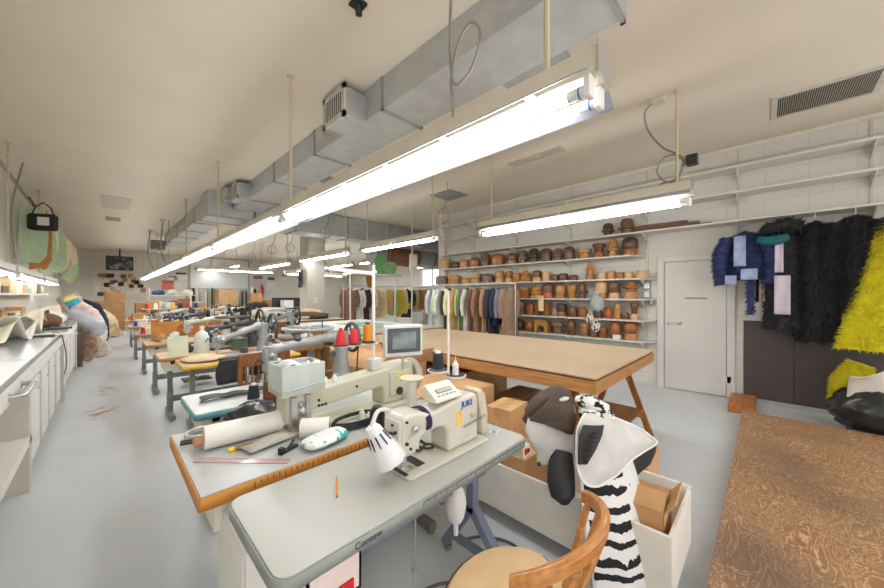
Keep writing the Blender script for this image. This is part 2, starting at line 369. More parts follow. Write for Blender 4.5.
ROWS = [
 [(444, 'straight-sided', 'pale', .2, .125), (456, 'squat round', 'dark brown', .12, .12), (465, 'domed', 'honey', .16, .135), (475, 'domed', 'amber', .17, .13), (485.5, 'tall brimmed', 'grey-brown', .25, .13), (498, 'domed', 'amber', .2, .135),
  (512.5, 'domed', 'brown', .18, .13, None, 'honey'), (523, 'tall brimmed', 'grey-brown', .21, .12), (534, 'tall brimmed', 'dark brown', .22, .13), (546.5, 'domed', 'brown', .2, .13), (558, 'tall brimmed', 'grey-brown', .18, .115), (569.5, 'domed', 'brown', .19, .12), (584.5, 'oval dish', 'honey', .13, .135), (599, 'flared', 'brown', .19, .13, None, 'amber'), (613, 'wide-brimmed', 'honey', .23, .135), (630, 'domed', 'dark brown', .24, .125, None, 'amber')],
 [(442, 'squat round', 'grey-brown', .16, .12), (454, 'straight-sided', 'honey', .17, .12), (467, 'domed', 'honey', .11, .12), (476, 'straight-sided', 'pale', .18, .125, 'brown'), (488, 'domed', 'grey-brown', .16, .13), (500, 'domed', 'honey', .2, .125, None, 'pale'), (509, 'domed', 'amber', .19, .125, None, 'pale'), (517, 'straight-sided', 'honey', .14, .11), (526, 'coiled', 'honey', .18, .13), (537, 'domed', 'brown', .17, .125, None, 'pale'), (546.5, 'squat round', 'pale', .14, .13), (555, 'squat round', 'brown', .09, .09), (563.5, 'squat round', 'dark brown', .1, .12), (573.5, 'domed', 'brown', .08, .11), (590.5, 'wide-brimmed', 'honey', .29, .135, None, 'amber'), (602, 'flat disc', 'pale', .09, .11), (611.5, 'flat disc', 'honey', .11, .13), (620, 'flat disc', 'amber', .08, .09), (629, 'flat disc', 'pale', .085, .125), (642.5, 'flat disc', 'pale', .095, .125)],
 [(513, 'coiled', 'honey', .2, .13), (524.5, 'straight-sided', 'amber', .17, .125), (537, 'coiled', 'honey', .19, .13), (548.5, 'domed', 'brown', .24, .13, None, 'orange'), (561, 'domed', 'honey', .19, .135, None, 'amber'), (572, 'flared', 'honey', .18, .115), (582.5, 'wide-brimmed', 'brown', .23, .13), (601.5, 'squat round', 'pale', .21, .13, 'brown', 'honey'), (614.5, 'straight-sided', 'brown', .2, .13, None, 'pale'), (631, 'wide-brimmed', 'amber', .26, .135, None, 'honey')],
 [(521, 'straight-sided', 'grey-brown', .2, .125), (531, 'domed', 'amber', .18, .12), (543.5, 'open-arched box', 'amber', .17, .125), (562, 'domed', 'dark brown', .19, .13, None, 'amber'), (573, 'squat round', 'brown', .14, .135), (583, 'domed', 'amber', .14, .11), (598, 'domed', 'brown', .13, .12), (608, 'ball-shaped', 'orange', .15, .12), (617.5, 'domed', 'honey', .2, .13), (625.5, 'ball-shaped', 'brown', .1, .08), (634.5, 'oval dish', 'brown', .2, .135, None, 'pale')],
 [(519.5, 'ball-shaped', 'dark brown', .18, .125), (530, 'ball-shaped', 'amber', .17, .13), (543, 'open-arched box', 'honey', .16, .13), (558, 'oval dish', 'grey-brown', .17, .13), (571.5, 'wide-brimmed', 'brown', .23, .125), (585, 'oval dish', 'honey', .17, .135, None, 'amber'), (594, 'flat disc', 'brown', .1, .1), (603, 'domed', 'amber', .15, .12), (615.5, 'ball-shaped', 'amber', .24, .13), (631, 'ball-shaped', 'amber', .24, .13, None, 'honey')]]
for si, row in enumerate(ROWS):
    YS = [PX(a[0], 290, XR-.17).y for a in row]
    for i, a in enumerate(row):
        gap = min([abs(YS[i]-YS[k]) for k in (i-1, i+1) if 0 <= k < len(row)])
        px, kind, col, h, r = a[:5]
        two = a[5] if len(a) > 5 else None; base = a[6] if len(a) > 6 else None
        xo = .085 if px == 621.5 else (-.05 if (px == 618) else (.05 if si == 4 and px == 594 else 0))
        xo = 0
        hat_block(px, 0, si, kind, col, min(.305 if si else .31, h*1.36), min(r*1.55, gap*.5/1.03), xo, two, base)
b = MB().box(-.06, -.05, 0, .06, .05, .075)
one('paper_carton', 'small white carton between amber hat blocks on the bottom hat shelf', 'carton', b, PAPER, (XR-.27, PX(617, 338, XR-.27).y, .745), bev=.003)
# timber offcuts on the long shelf over the door
for k, (y0, y1, z, c) in enumerate([(.55, 1.68, 2.53, 'lowest'), (.7, 1.62, 2.57, 'middle'), (.85, 1.72, 2.608, 'topmost')]):
    b = MB().box(-.05, 0, 0, .05, y1-y0, .036)
    one('timber_offcut', 'weathered brown timber offcut on the shelf over the door, %s of three' % c, 'timber', b, wood('old_timber', L(132, 104, 78), L(96, 74, 54), (14, 1.5, 14), .7), (XR-.15+.012*k, y0, z+.001), .03*(k-1), group='timber over the door', bev=.004)
# hanging tag, plastic bag and leopard scraps in front of the hat shelves
yy = PX(541, 300, XR-.36).y
t = thing('hanging_tag', 'long pale card tag hanging in front of the hat shelves', 'tag', (XR-.36, yy, 1.18))
MB().box(-.002, -.055, 0, .002, .055, .3).build('card', mat('tag_card', L(226, 204, 166), .7), t)
MB().tube([(0, 0, .28), (.01, .0, .31), (.045, 0, .3)], .003).build('string', PAPER, t)
MB().box(-.003, -.012, .272, -.001, .012, .29).build('red_mark', pal(170, 40, 40), t)
yy = PX(597, 300, XR-.4).y
def crumple(mb, c, r, n=14, m=9, j=.22, seed=1):
    mb.ball(c, r, n, m, j, random.Random(seed))
t = thing('plastic_bag', 'clear crumpled plastic bag hanging in front of the hat shelves', 'bag', (XR-.4, yy, 1.22))
m = MB(); m.ball((0, 0, .14), (.08, .12, .14), 14, 9, .2, random.Random(4)); m.lathe([(.012, .26), (.02, .29), (.05, .33), (.001, .335)], n=9)
m.build('bag_film', mat('clear_film', L(222, 226, 228), .18, trans=.55, var=.05, bump=.5, bs=25), t)
MB().ball((0, .01, .1), (.05, .08, .08), 10, 6, .3, random.Random(5)).build('contents', pal(180, 178, 176, .8), t)
LEOP = mat('leopard_print', L(226, 214, 196), .9, c2=L(40, 34, 30), vs=28, sharp=(.52, .56))
for k, (px, py, s) in enumerate([(590, 318, .09), (596, 326, .1)]):
    p = PX(px, py, XR-.41-.02*k)
    m = MB(); m.ball((0, 0, 0), (.035, s*.75, s), 10, 7, .3, random.Random(8+k)); 
    if k == 0: m.tube([(0, 0, .05), (0, -.02, .16), (.03, -.03, .2)], .006)
    else: m.tube([(0, 0, .05), (0, .02, .12)], .006)
    one('leopard_scrap', ['leopard print scrap hanging directly under the clear plastic bag', 'black and white leopard scrap, lowest below the clear plastic bag'][k], 'fur scrap', m, LEOP, p)
# switches beside the door
for k, (yy, z, lab) in enumerate([(1.41, 1.66, 'grey switch box beside the door, upper of the two square ones'), (1.41, 1.515, 'grey switch box beside the door, lower of the two square ones')]):
    t = thing('switch_box', lab, 'switch', (XR, yy, z), 0, 'switch boxes')
    MB().box(-.05, -.05, -.06, 0, .05, .06).build('box', GREYP, t, bev=.004)
    MB().box(-.054, -.04, -.05, -.05, .04, .05).build('face_plate', STEEL, t)
    MB().box(-.066, -.007, -.012, -.054, .007, .014).build('toggle', WHITE, t)
t = thing('outlet', 'round twin outlet box on the wall below the two switch boxes', 'outlet', (XR, 1.345, 1.385))
MB().lathe([(.001, 0), (.055, 0), (.055, .045), (.04, .05), (.001, .05)], n=18, T=RY(-PI/2)).build('box', GREYP, t)
MB().box(-.055, -.016, -.03, -.05, .016, .03).build('socket', STEEL, t)
one('wall_conduit', 'thin vertical conduit on the wall from the switch boxes up to the shelf', 'conduit', MB().tube([(-.015, 0, 1.72), (-.015, 0, 2.36)], .01), CREAM, (XR, 1.405, 0))

# dark panel leaning on the wall, seam down the middle
t = thing('wall_panel', 'dark brown panel boards standing against the wall under the hanging coats', 'panel', (XR, 0, 0))
PB = mat('panel_brown', L(74, 64, 62), .55, var=.06)
MB().box(-.03, -.27, .06, -.004, .22, 1.14).build('board', PB, t, bev=.002)
MB().box(-.03, -1.25, .06, -.004, -.274, 1.14).build('board', PB, t, bev=.002)
MB().box(-.05, -1.25, 0, -.004, .22, .06).build('footing', mat('footing_grey', L(168, 172, 172), .6), t)
# wood block and plywood platform
b = MB().box(-.36, -.13, 0, .36, .13, .1)
one('wood_block', 'orange-brown squared timber block on the floor at the platform corner', 'timber block', b, wood('block_wood', L(188, 122, 66), L(160, 96, 46), (1.5, 10, 10), .5), (5.96, .215, 0), bev=.006)
def ply_mat():
    m, nt, bb = base_mat('swirled_plywood'); lk = nt.links.new
    tc = nd(nt, 'ShaderNodeTexCoord'); mp = nd(nt, 'ShaderNodeMapping'); mp.inputs['Scale'].default_value = (1.1, 2.6, 1); lk(tc.outputs['Object'], mp.inputs[0])
    n = nd(nt, 'ShaderNodeTexNoise'); n.inputs['Scale'].default_value = 2.0; n.inputs['Detail'].default_value = 5.0; n.inputs['Roughness'].default_value = .55; n.inputs['Distortion'].default_value = 1.0; lk(mp.outputs[0], n.inputs[0])
    mu = nd(nt, 'ShaderNodeMath', operation='MULTIPLY'); mu.inputs[1].default_value = 17; lk(n.outputs[0], mu.inputs[0])
    fr_ = nd(nt, 'ShaderNodeMath', operation='FRACT'); lk(mu.outputs[0], fr_.inputs[0])
    r = ramp(nt, [(0, L(140, 102, 72)), (.4, L(156, 116, 82)), (.7, L(168, 130, 96)), (.84, L(208, 176, 134)), (.95, L(192, 158, 120)), (1, L(140, 102, 72))], fr_.outputs[0])
    n2 = nd(nt, 'ShaderNodeTexNoise'); n2.inputs['Scale'].default_value = 1.1; n2.inputs['Detail'].default_value = 6; lk(tc.outputs['Object'], n2.inputs[0])
    r2 = ramp(nt, [(.5, (0, 0, 0)), (.7, (.6, .6, .6))], n2.outputs[0])
    mx = nd(nt, 'ShaderNodeMix', data_type='RGBA'); lk(r2.outputs[0], mx.inputs[0]); lk(r.outputs[0], mx.inputs[6]); mx.inputs[7].default_value = (*L(96, 84, 76), 1)
    lk(mx.outputs[2], bb.inputs['Base Color']); bb.inputs['Roughness'].default_value = .42
    bp = nd(nt, 'ShaderNodeBump'); bp.inputs['Strength'].default_value = .08; lk(fr_.outputs[0], bp.inputs['Height']); lk(bp.outputs[0], bb.inputs['Normal'])
    return m
PLY = ply_mat()
t = thing('platform', 'low platform of swirl-grained worn plywood sheets on the floor at the right', 'platform', (1.0, .2, 0))
MB().box(2.36, -2.3, .082, 4.42, 0, .1).build('plywood_sheet', PLY, t, bev=.002)
o = MB().box(0, -2.3, .082, 2.354, .0, .1).build('plywood_sheet', PLY, t, bev=.002)
fr = MB()
for x in (0.02, 1.1, 2.2, 3.3, 4.36): fr.box(x, -2.28, 0, x+.04, -.03, .082)
fr.box(.02, -.1, 0, 4.4, -.06, .082)
fr.build('frame', PINE, t)

# ---------------------------------------------------------------- coats on the lowest long shelf
HANG = STEEL
def hanger(t, z=0, w=.2, bar=True):
    m = MB(); m.tube([V((0, .0, z-.02)), V((0, 0, z+.08))] + arc((0, .022, z+.1), .024, PI, -.6, 8, 'yz'), .003, 6)
    m.tube([(0, 0, z-.02), (0, -w, z-.1), (0, w, z-.1), (0, 0, z-.02)], .003, 6)
    return m.build('hanger', HANG, t)
def garment_rings(w, th, ln, rr, flare=1.1, fold=.18, neck=.07, n=20, lv=9):
    rings = []; ph = rr.uniform(0, 6); sway = rr.uniform(-.03, .03)
    for i in range(lv+1):
        u = i/lv; z = -ln*u
        ww = neck + (w-neck)*min(1, (u/.12))**.7 if u < .12 else w*(1 + (flare-1)*(u-.12)/.88)
        tt = th*(.35 + .65*min(1, u/.15))
        ring = []
        for j in range(n):
            a = 2*PI*j/n; k = 1 + fold*u*math.sin(5*a+ph+u*1.5)
            ring.append(V((tt*k*math.cos(a), ww*k*math.sin(a) + sway*u, z + (.05*abs(math.sin(a)) if u < .01 else 0)*-1)))
        rings.append(ring)
    return rings
def furry(rings, n, ln, w, rr, droop):
    rows = len(rings)-1; k = len(rings[0])
    area = []
    def surf():
        i = int(rr.random()*rows); j = int(rr.random()*k); a, b = rr.random(), rr.random()
        p00, p01, p10, p11 = rings[i][j], rings[i][(j+1) % k], rings[i+1][j], rings[i+1][(j+1) % k]
        p = (p00*(1-a)+p10*a)*(1-b) + (p01*(1-a)+p11*a)*b
        nn = (p01-p00).cross(p10-p00)
        cen = sum(rings[i], V())/k
        if nn.length < 1e-7: nn = p-cen
        nn.normalize()
        if nn.dot(p-cen) < 0: nn = -nn
        return p, nn
    return MB().fur(surf, n, ln, w, droop, rr)
FURB = mat('black_fur', L(26, 26, 28), .75, c2=L(44, 44, 48), vs=30)
FURY = mat('yellow_fur', L(234, 226, 20), .8, c2=L(214, 200, 6), vs=14, sheen=.2)
FURN = mat('navy_fur', L(30, 40, 78), .8, c2=L(50, 64, 110), vs=25)
def tube_rings(pts, rs, n=12):
    m = MB(); m.tube(pts, rs, n); k = len(pts)
    return [[V(m.v[i*n+j]) for j in range(n)] for i in range(k)]
def fur_coat(name, label, y, zt, w, th, ln, fm, n, fl, rr, sleeves=True, x=XR-.36, fw=.006, droop=.7, base=None, flare=1.05):
    t = thing(name, label, 'coat', (x, y, zt))
    hanger(t, .0, min(.2, w*.8))
    rg = garment_rings(w, th, ln, rr, flare)
    MB().loft(rg).build('body', base or fm, t)
    furry(rg, n, fl, fw, rr, droop).build('fur', fm, t, smooth=False, keep=True)
    if sleeves:
        for s in (-1, 1):
            pts = [V((-.02, s*w*.85, -.1)), V((-.06, s*(w+.05), -.3)), V((-.07, s*(w+.06), -.52)), V((-.08, s*(w+.03), -.72))]
            rg2 = tube_rings(pts, [.085, .085, .075, .07], 12)
            q = MB().loft(rg2).build('sleeve', base or fm, t)
            furry(rg2, int(n*.35), fl, fw, rr, droop).build('fur', fm, q, smooth=False, keep=True)
    return t
rr = random.Random(5)
fur_coat('fur_coat', 'long shaggy black fur coat hanging beside the yellow fur at the right', -.74, 2.42, .17, .13, 1.12, FURB, 9000, .06, rr, fw=.0035)
fur_coat('fur_coat', 'middle shaggy black fur coat, longer one hanging left of the coat beside the yellow fur', -.43, 2.40, .15, .13, 1.46, FURB, 9500, .06, rr, False, x=XR-.36, fw=.0035)
# pale vest with black fur
t = fur_coat('fur_vest', 'black fur vest with a pale lilac front panel on a hanger', -.16, 2.36, .17, .11, 1.3, FURB, 5000, .045, rr, False, fw=.0035)
def front(t, name, m, y0, y1, z0, z1, x, wav=.01, th=.006):
    MB().grid(lambda u, v: V((x - wav*math.sin(7*u+3*v), y0+(y1-y0)*u, z0+(z1-z0)*v)), 8, 10).build(name, m, t, solid=th)
front(t, 'lilac_panel', cloth(196, 184, 194, .08), -.06, .08, -1.1, -.62, -.168)
front(t, 'lilac_panel', cloth(196, 184, 194, .08), .0, .075, -.58, -.18, -.16)
m = MB(); m.ball((-.03, .0, .0), (.12, .16, .09), 14, 9, .2, rr); 
rg = tube_rings([V((-.1, -.16, -.02)), V((-.13, -.03, .02)), V((-.12, .12, -.02)), V((-.1, .18, -.1))], [.06, .07, .07, .05])
c = m.loft(rg).build('collar', FURB, t); furry(rg, 500, .05, .006, rr, .4).build('fur', FURB, c, smooth=False, keep=True)
# denim jacket with navy fringes
t = fur_coat('denim_jacket', 'denim patch jacket with shaggy navy trim on a hanger, leftmost of the coats', .19, 2.36, .2, .1, .66, FURN, 4000, .035, rr, True, fw=.003, flare=1.0, droop=.5)
DEN = cloth(148, 160, 194, .2)
front(t, 'denim_panel', DEN, -.01, .11, -.48, -.08, -.15)
front(t, 'denim_panel', DEN, -.12, .04, -.66, -.52, -.155)
front(t, 'denim_panel', DEN, .08, .2, -.72, -.6, -.15)
rg = tube_rings([V((-.08, -.06, -.62)), V((-.09, -.05, -.85)), V((-.09, -.055, -1.12))], [.03, .035, .03], 8)
c = MB().loft(rg).build('fringe_tail', FURN, t); furry(rg, 260, .04, .005, rr, .6).build('fur', FURN, c, smooth=False, keep=True)
front(t, 'cream_strip', cloth(204, 186, 168, .06), -.2, -.14, -.95, -.5, -.02)
front(t, 'dark_strip', cloth(30, 30, 34, .06), -.13, -.1, -.95, -.5, -.02)
one('teal_cloth', 'dark teal cloth roll hanging between the denim jacket and the black furs', 'cloth', MB().tube([(0, -.14, .03), (-.02, -.05, 0), (-.02, .06, 0), (0, .12, .03)], [.05, .06, .06, .045], 12), cloth(24, 92, 100), (XR-.52, -.06, 2.18))
# yellow fur
t = thing('yellow_fur_coat', 'huge shaggy bright yellow fur coat hanging at the right edge', 'coat', (XR-.34, -1.04, 2.4))
hanger(t, .02)
rg = garment_rings(.21, .2, 1.5, rr, 1.6, .1)
for i, r_ in enumerate(rg):
    for p in r_: p.y += .16*max(0, (i/9-.35)); p.x -= .15*(i/9)
MB().loft(rg).build('body', FURY, t); furry(rg, 16000, .05, .0035, rr, .5).build('fur', FURY, t, smooth=False, keep=True)
t = thing('yellow_fur_bundle', 'smaller bundle of yellow fur lying behind the black rubbish bag', 'fur', (5.98, -.68, 0))
rg = tube_rings([V((.02, -.1, .1)), V((.04, .0, .3)), V((.05, -.02, .5)), V((.06, -.1, .72))], [.11, .13, .13, .08], 14)
MB().loft(rg).build('body', FURY, t); furry(rg, 5000, .045, .0035, rr, .4).build('fur', FURY, t, smooth=False, keep=True)
# black rubbish bag with a white sheet
t = thing('rubbish_bag', 'black plastic rubbish bag slumped on the floor at the right edge', 'bag', (5.66, -.86, 0))
m = MB(); m.ball((0, 0, .27), (.28, .36, .275), 34, 20, .13, random.Random(3))
m.build('bag', mat('black_bin_film', L(40, 42, 44), .22, var=.2, bump=.7, bs=9), t)
t = thing('white_sheet', 'stiff white cloth draped over the black rubbish bag', 'sheet', (5.6, -.78, .33))
MB().grid(lambda u, v: V((-.26+.3*u+.02*math.sin(5*v), -.28+.44*v, .4-.62*u*u-.16*v+.03*math.sin(4*u+6*v)+.1)), 10, 10).build('cloth', cloth(228, 222, 212, .04), t, solid=.006)
# ================================================================ ceiling: lights, ducts, conduits
TUBE = mat('lamp_tube', (.97, .99, 1.0), .4, emit=28, var=0)
TUBED = mat('bench_lamp_tube', (.97, .99, 1.0), .4, emit=7, var=0)
TUBEN = mat('tube_end', L(222, 220, 214), .4)
BLUE = mat('blue_ring', L(40, 110, 190), .4)
REFL = mat('reflector_enamel', L(150, 154, 160), .35, var=.02)
HOUS = mat('fixture_housing', L(206, 196, 178), .45, var=.03)
def fixture(label, x, y, ln, zb, rz=0, rods=(0.1, .9), refl=True, group='hanging fluorescent fixtures', rodx=0, zc=ZC, wl=.16, cat='light fixture', detail=False, skirt=False, tm=None):
    t = thing('fluorescent_fixture', label, cat, (x, y, zb), rz, group)
    h = MB().prism([(-.06, .09), (.06, .09), (.055, .19), (-.055, .19)], .0, ln, 'y'); h.build('housing', HOUS, t, bev=.003)
    if skirt:
        MB().prism([(-.066, .05), (.066, .05), (.066, .092), (-.066, .092)], -.004, ln+.004, 'y').build('ballast_channel', HOUS, t, bev=.003)
        dz = -.03
    else: dz = .03
    if refl:
        k = max(1, round(ln/1.48)); sl = ln/k
        for i in range(k):
            m = MB()
            prof = [(-.094, .089), (-.1, .086), (-wl+.02, .064), (-wl, .052), (-wl-.002, .046)]  # gap beside the housing added so tube light reaches the ceiling
            y0, y1 = i*sl+.012, (i+1)*sl-.006
            for sg in (-1, 1): m.loft([[V((u*sg, yy, v)) for u, v in prof] for yy in (y0, y1)], False, False)
            for q in range(3): m.box(-.098, y0+(y1-y0)*(q+.5)/3-.02, .0885, .098, y0+(y1-y0)*(q+.5)/3+.02, .0905)
            m.build('reflector', REFL, t, solid=.002)
    for s in (-1, 1):
        ntb = max(1, round(ln/1.48)) if refl else 1
        MB().tube([(s*.05, .11, dz+.01), (s*.05, ln-.11, dz+.01)], .021, 10).build('tube', tm or TUBE, t)
        for y0, y1 in ((.045, .11), (ln-.11, ln-.045)): MB().tube([(s*.05, y0, dz+.01), (s*.05, y1, dz+.01)], .0212, 10).build('tube_end', TUBEN, t)
        if detail:
            MB().tube([(s*.05, .062, dz+.01), (s*.05, .068, dz+.01)], .0222, 12).build('blue_ring', BLUE, t)
        for yy in (.02, ln-.045): MB().box(s*.05-.024, yy, dz-.02, s*.05+.024, yy+.026, dz+.06).build('lamp_holder', PLASTIC, t, bev=.006)
    MB().box(-.065, -.004, .085, .065, 0, .2).build('end_plate', STEEL, t)
    MB().box(-.065, ln, .085, .065, ln+.004, .2).build('end_plate', STEEL, t)
    for q in rods:
        m = MB(); m.tube([(rodx, ln*q, .2), (rodx, ln*q, zc-zb)], .013, 8)
        m.lathe([(.001, zc-zb-.02), (.03, zc-zb-.015), (.035, zc-zb), (.001, zc-zb)], (rodx, ln*q, 0), 12)
        m.tube([(0, ln*q-.04, .19), (0, ln*q, .23), (0, ln*q+.04, .19)], .004, 6)
        m.build('hanging_rod', RODP, t)
    return t
N9 = ['nearest', 'second', 'third', 'fourth', 'fifth', 'sixth', 'farthest']
for i in range(7):
    rods = (0.075, .98) if i == 0 else (.98,)
    fixture('twin tube reflector light in the long row above the machine tables, %s from the camera' % N9[i], 1.27, .42+i*2.96, 2.95, 2.2, rods=rods, detail=(i < 2))
for i, (y0, ln) in enumerate([(.52, 2.72), (4.2, 2.45), (7.3, 2.8), (11.0, 2.8)]):
    fixture('boxy white strip light in the right-hand row, %s from the right' % ORD[i], 4.17, y0, ln, 2.47, rods=(.05, .92), skirt=(i == 0), wl=.13, refl=True, group='right-hand light row')
fixture('strip light hanging crosswise in front of the pale board on the far wall', 5.07, 15, 2.77, 2.4, PI/2, rods=(.2, .8), wl=.13, group='crosswise far lights')
fixture('strip light hanging crosswise behind the column', 8.6, 15.6, 2.9, 2.42, PI/2, rods=(.2, .8), wl=.13, group='crosswise far lights')
for i, y0 in enumerate([1.7, 4.75, 7.8, 10.85]):
    fixture('low strip light over the left workbench, %s from the camera' % ORD[i], -.95, y0, 2.9, 1.74, rods=(.97,), wl=.13, group='lights over the left bench', tm=TUBED)
# strip lights added to brighten the dark rear of the shop
for i, (x, y0) in enumerate([(7.4, 9.2), (7.4, 12.6), (7.4, 17.2), (10.4, 9.2), (10.4, 13.5), (10.4, 18), (4.17, 16.8), (4.17, 19.8)]):
    fixture('added strip light brightening the rear right of the shop, %s of its group' % ORD[i], x, y0, 2.8, 2.75, rods=(.1, .9), wl=.13, group='added strip lights brightening the rear')
fixture('added twin tube fill light behind the camera at the left', -.75, -2.15, 2.0, 2.3, rods=(.1, .9))  # unseen lamp added to brighten the room from behind

def duct(name, label, boxes, flanges, extra=None, cat='duct'):
    t = thing(name, label, cat, (0, 0, 0))
    m = MB()
    for b in boxes: m.box(*b)
    m.build('duct_body', GALV, t, smooth=False, bev=.004)
    for b in flanges: MB().box(*b).build('flange', mat('flange_metal', L(158, 160, 158), .45, .6), t, smooth=False)
    return t
fl = []
for y in (.66, 2.66, 4.15, 5.6, 7.0):
    fl.append((1.88, y, 3.3, 2.42, y+.03, 3.335)); fl.append((1.885, y, 3.3, 1.905, y+.03, 3.63)); fl.append((2.395, y, 3.3, 2.415, y+.03, 3.63))
D = duct('air_duct', 'long rectangular galvanised air duct under the ceiling', [(1.9, .65, 3.32, 2.4, 8.0, 3.635)], fl)
DV = mat('grille_shade', L(60, 62, 62), .6)
def side_vent(x0, x1, y0, y1, z0, z1, left=True):
    MB().box(x0, y0, z0, x1, y1, z1).build('branch_box', GALV, D, smooth=False)
    x = x0 if left else x1; s = -1 if left else 1
    g = MB(); fw = .03
    g.box(x-.012, y0-.02, z0-.02, x+.012, y0+fw, z1+.02).box(x-.012, y1-fw, z0-.02, x+.012, y1+.02, z1+.02).box(x-.012, y0-.02, z0-.02, x+.012, y1+.02, z0+fw).box(x-.012, y0-.02, z1-fw, x+.012, y1+.02, z1+.02)
    n = 9
    for k in range(n):
        yy = y0+fw+(y1-y0-2*fw)*(k+.5)/n
        g.box(x-.008, yy-.006, z0, x+.008, yy+.006, z1)
    g.build('grille', mat('grille_paint', L(196, 190, 178), .5), D, smooth=False)
    MB().box(x-.004, y0+fw, z0+fw, x+.004, y1-fw, z1-fw).build('grille_shadow_box', DV, D, smooth=False)  # dark slab painted as the shade behind the slats
side_vent(1.66, 1.9, 2.98, 3.4, 3.3, 3.58)
side_vent(1.7, 1.9, 6.9, 7.25, 3.3, 3.58)
side_vent(1.62, 1.9, 7.35, 7.6, 3.34, 3.58)
MB().box(2.4, 1.1, 3.36, 2.56, 1.62, 3.52).build('outlet_box', GALV, D, smooth=False)
MB().box(2.38, 1.08, 3.33, 2.58, 1.64, 3.36).build('outlet_lip', GREYP, D, smooth=False)
duct('air_duct', 'square galvanised plenum box where the long duct turns', [(1.45, 8.05, 3.12, 2.3, 8.75, 3.635)], [(1.43, 8.03, 3.1, 2.32, 8.07, 3.15), (1.43, 8.73, 3.1, 2.32, 8.77, 3.15)])
duct('air_duct', 'galvanised cross duct running to the right behind the strip lights', [(2.35, 8.1, 3.05, 9.5, 8.7, 3.62)], [(x, 8.08, 3.03, x+.03, 8.72, 3.07) for x in (3.2, 4.6, 6, 7.4)] + [(x, 8.08, 3.03, x+.03, 8.105, 3.63) for x in (3.2, 4.6, 6, 7.4)])
duct('air_duct', 'farther narrow run of galvanised duct toward the far wall', [(1.5, 8.8, 3.25, 2.0, 15.5, 3.6)], [(1.48, y, 3.23, 2.02, y+.03, 3.27) for y in (9.8, 11.2, 12.6, 14.0)] + [(1.49, y, 3.23, 1.51, y+.03, 3.6) for y in (9.8, 11.2, 12.6, 14.0)])
one('duct_branch', 'small square vent box at the far end of the duct', 'vent', MB().box(1.1, 15.0, 3.1, 1.48, 15.4, 3.4), mat('dark_vent', L(120, 116, 108), .5))
# big round duct at the right of the cross duct, with kraft sleeve and boxes above
t = thing('round_duct', 'fat round duct wrapped in brown kraft paper at the rear right', 'duct', (6.1, 9.2, 2.86))
MB().lathe([(.01, 0), (.34, 0), (.34, .4), (.01, .4)], (0, 0, 0), 28, RY(PI/2)).build('grey_section', GALV, t)
MB().lathe([(.01, .41), (.35, .41), (.35, 1.9), (.01, 1.9)], (0, 0, 0), 28, RY(PI/2)).build('kraft_wrap', mat('kraft_brown', L(150, 104, 74), .7, var=.15), t)
MB().lathe([(.01, 1.91), (.34, 1.91), (.34, 5.0), (.01, 5.0)], (0, 0, 0), 28, RY(PI/2)).build('grey_section', GALV, t)
for x in (.6, 2.6): MB().tube([(x, .36, ZC-2.86)] + arc((x, 0, 0), .36, 0, -PI, 12, 'yz') + [(x, -.36, ZC-2.86)], .008).build('strap_hanger', DARK, t)
# ceiling air grille, right
t = thing('ceiling_grille', 'long louvred return-air grille in the ceiling at upper right', 'vent', (5.38, -.45, ZC))
m = MB(); m.box(-.31, -.4, -.012, -.26, .4, 0).box(.26, -.4, -.012, .31, .4, 0).box(-.26, -.4, -.012, .26, -.35, 0).box(-.26, .35, -.012, .26, .4, 0)
m.build('frame', mat('grille_frame', L(200, 194, 184), .5), t, smooth=False)
m = MB()
for k in range(40):
    y = -.345 + .69*(k+.5)/40
    m.box(-.262, y-.0035, -.012, .262, y+.0035, -.004)
m.build('louvres', mat('louvre_metal', L(170, 162, 150), .5), t, smooth=False)
MB().box(-.262, -.352, -.004, .262, .352, -.001).build('backing', mat('grille_dark', L(46, 42, 38), .8), t, smooth=False)
for a in [(PZ(449, 195, ZC), .3, .3, 'grey square ceiling diffuser left of the hanging strip light', 'ceiling_diffuser', L(146, 144, 138)),
          (PZ(535, 157, ZC), .1, .45, 'pale slim ceiling vent beside the main light row', 'ceiling_diffuser', L(196, 186, 170)),
          (PZ(116, 203, ZC), .25, .7, 'faint rectangular ceiling hatch at upper left', 'ceiling_hatch', L(206, 194, 176)),
          (PZ(113, 219, ZC), .15, .3, 'small brown ceiling vent beyond the ceiling hatch', 'ceiling_diffuser', L(168, 150, 126)),
          (PZ(321, 178, ZC)+V((-.05, 0, 0)), .3, .2, 'grey ceiling plate beside the duct', 'ceiling_diffuser', L(150, 150, 146))]:
    p, a1, a2, lab, nm, c = a
    t = thing(nm, lab, 'vent', (p.x, p.y, ZC))
    MB().box(-a1, -a2, -.012, a1, a2, 0).build('frame', mat(nm+'_%d' % int(c[0]*999), c, .6), t, bev=.003)
    m = MB()
    for k in range(5): q = (.9-.17*k); m.box(-a1*q, -a2*q, -.013-.002*k, a1*q, a2*q, -.011)
    m.build('face_plate', mat(nm+'_f%d' % int(c[0]*999), tuple(v*.93 for v in c), .6), t, smooth=False)
p = PZ(358, 3, ZC)
t = thing('ceiling_bracket', 'small black ceiling bracket cut by the top edge of the photo', 'bracket', (p.x, p.y, ZC))
MB().box(-.05, -.05, -.02, .05, .05, 0).build('plate', BLACK, t, bev=.003); MB().tube([(0, 0, 0), (.02, .02, -.07)], .025, 10).build('stem', BLACK, t)
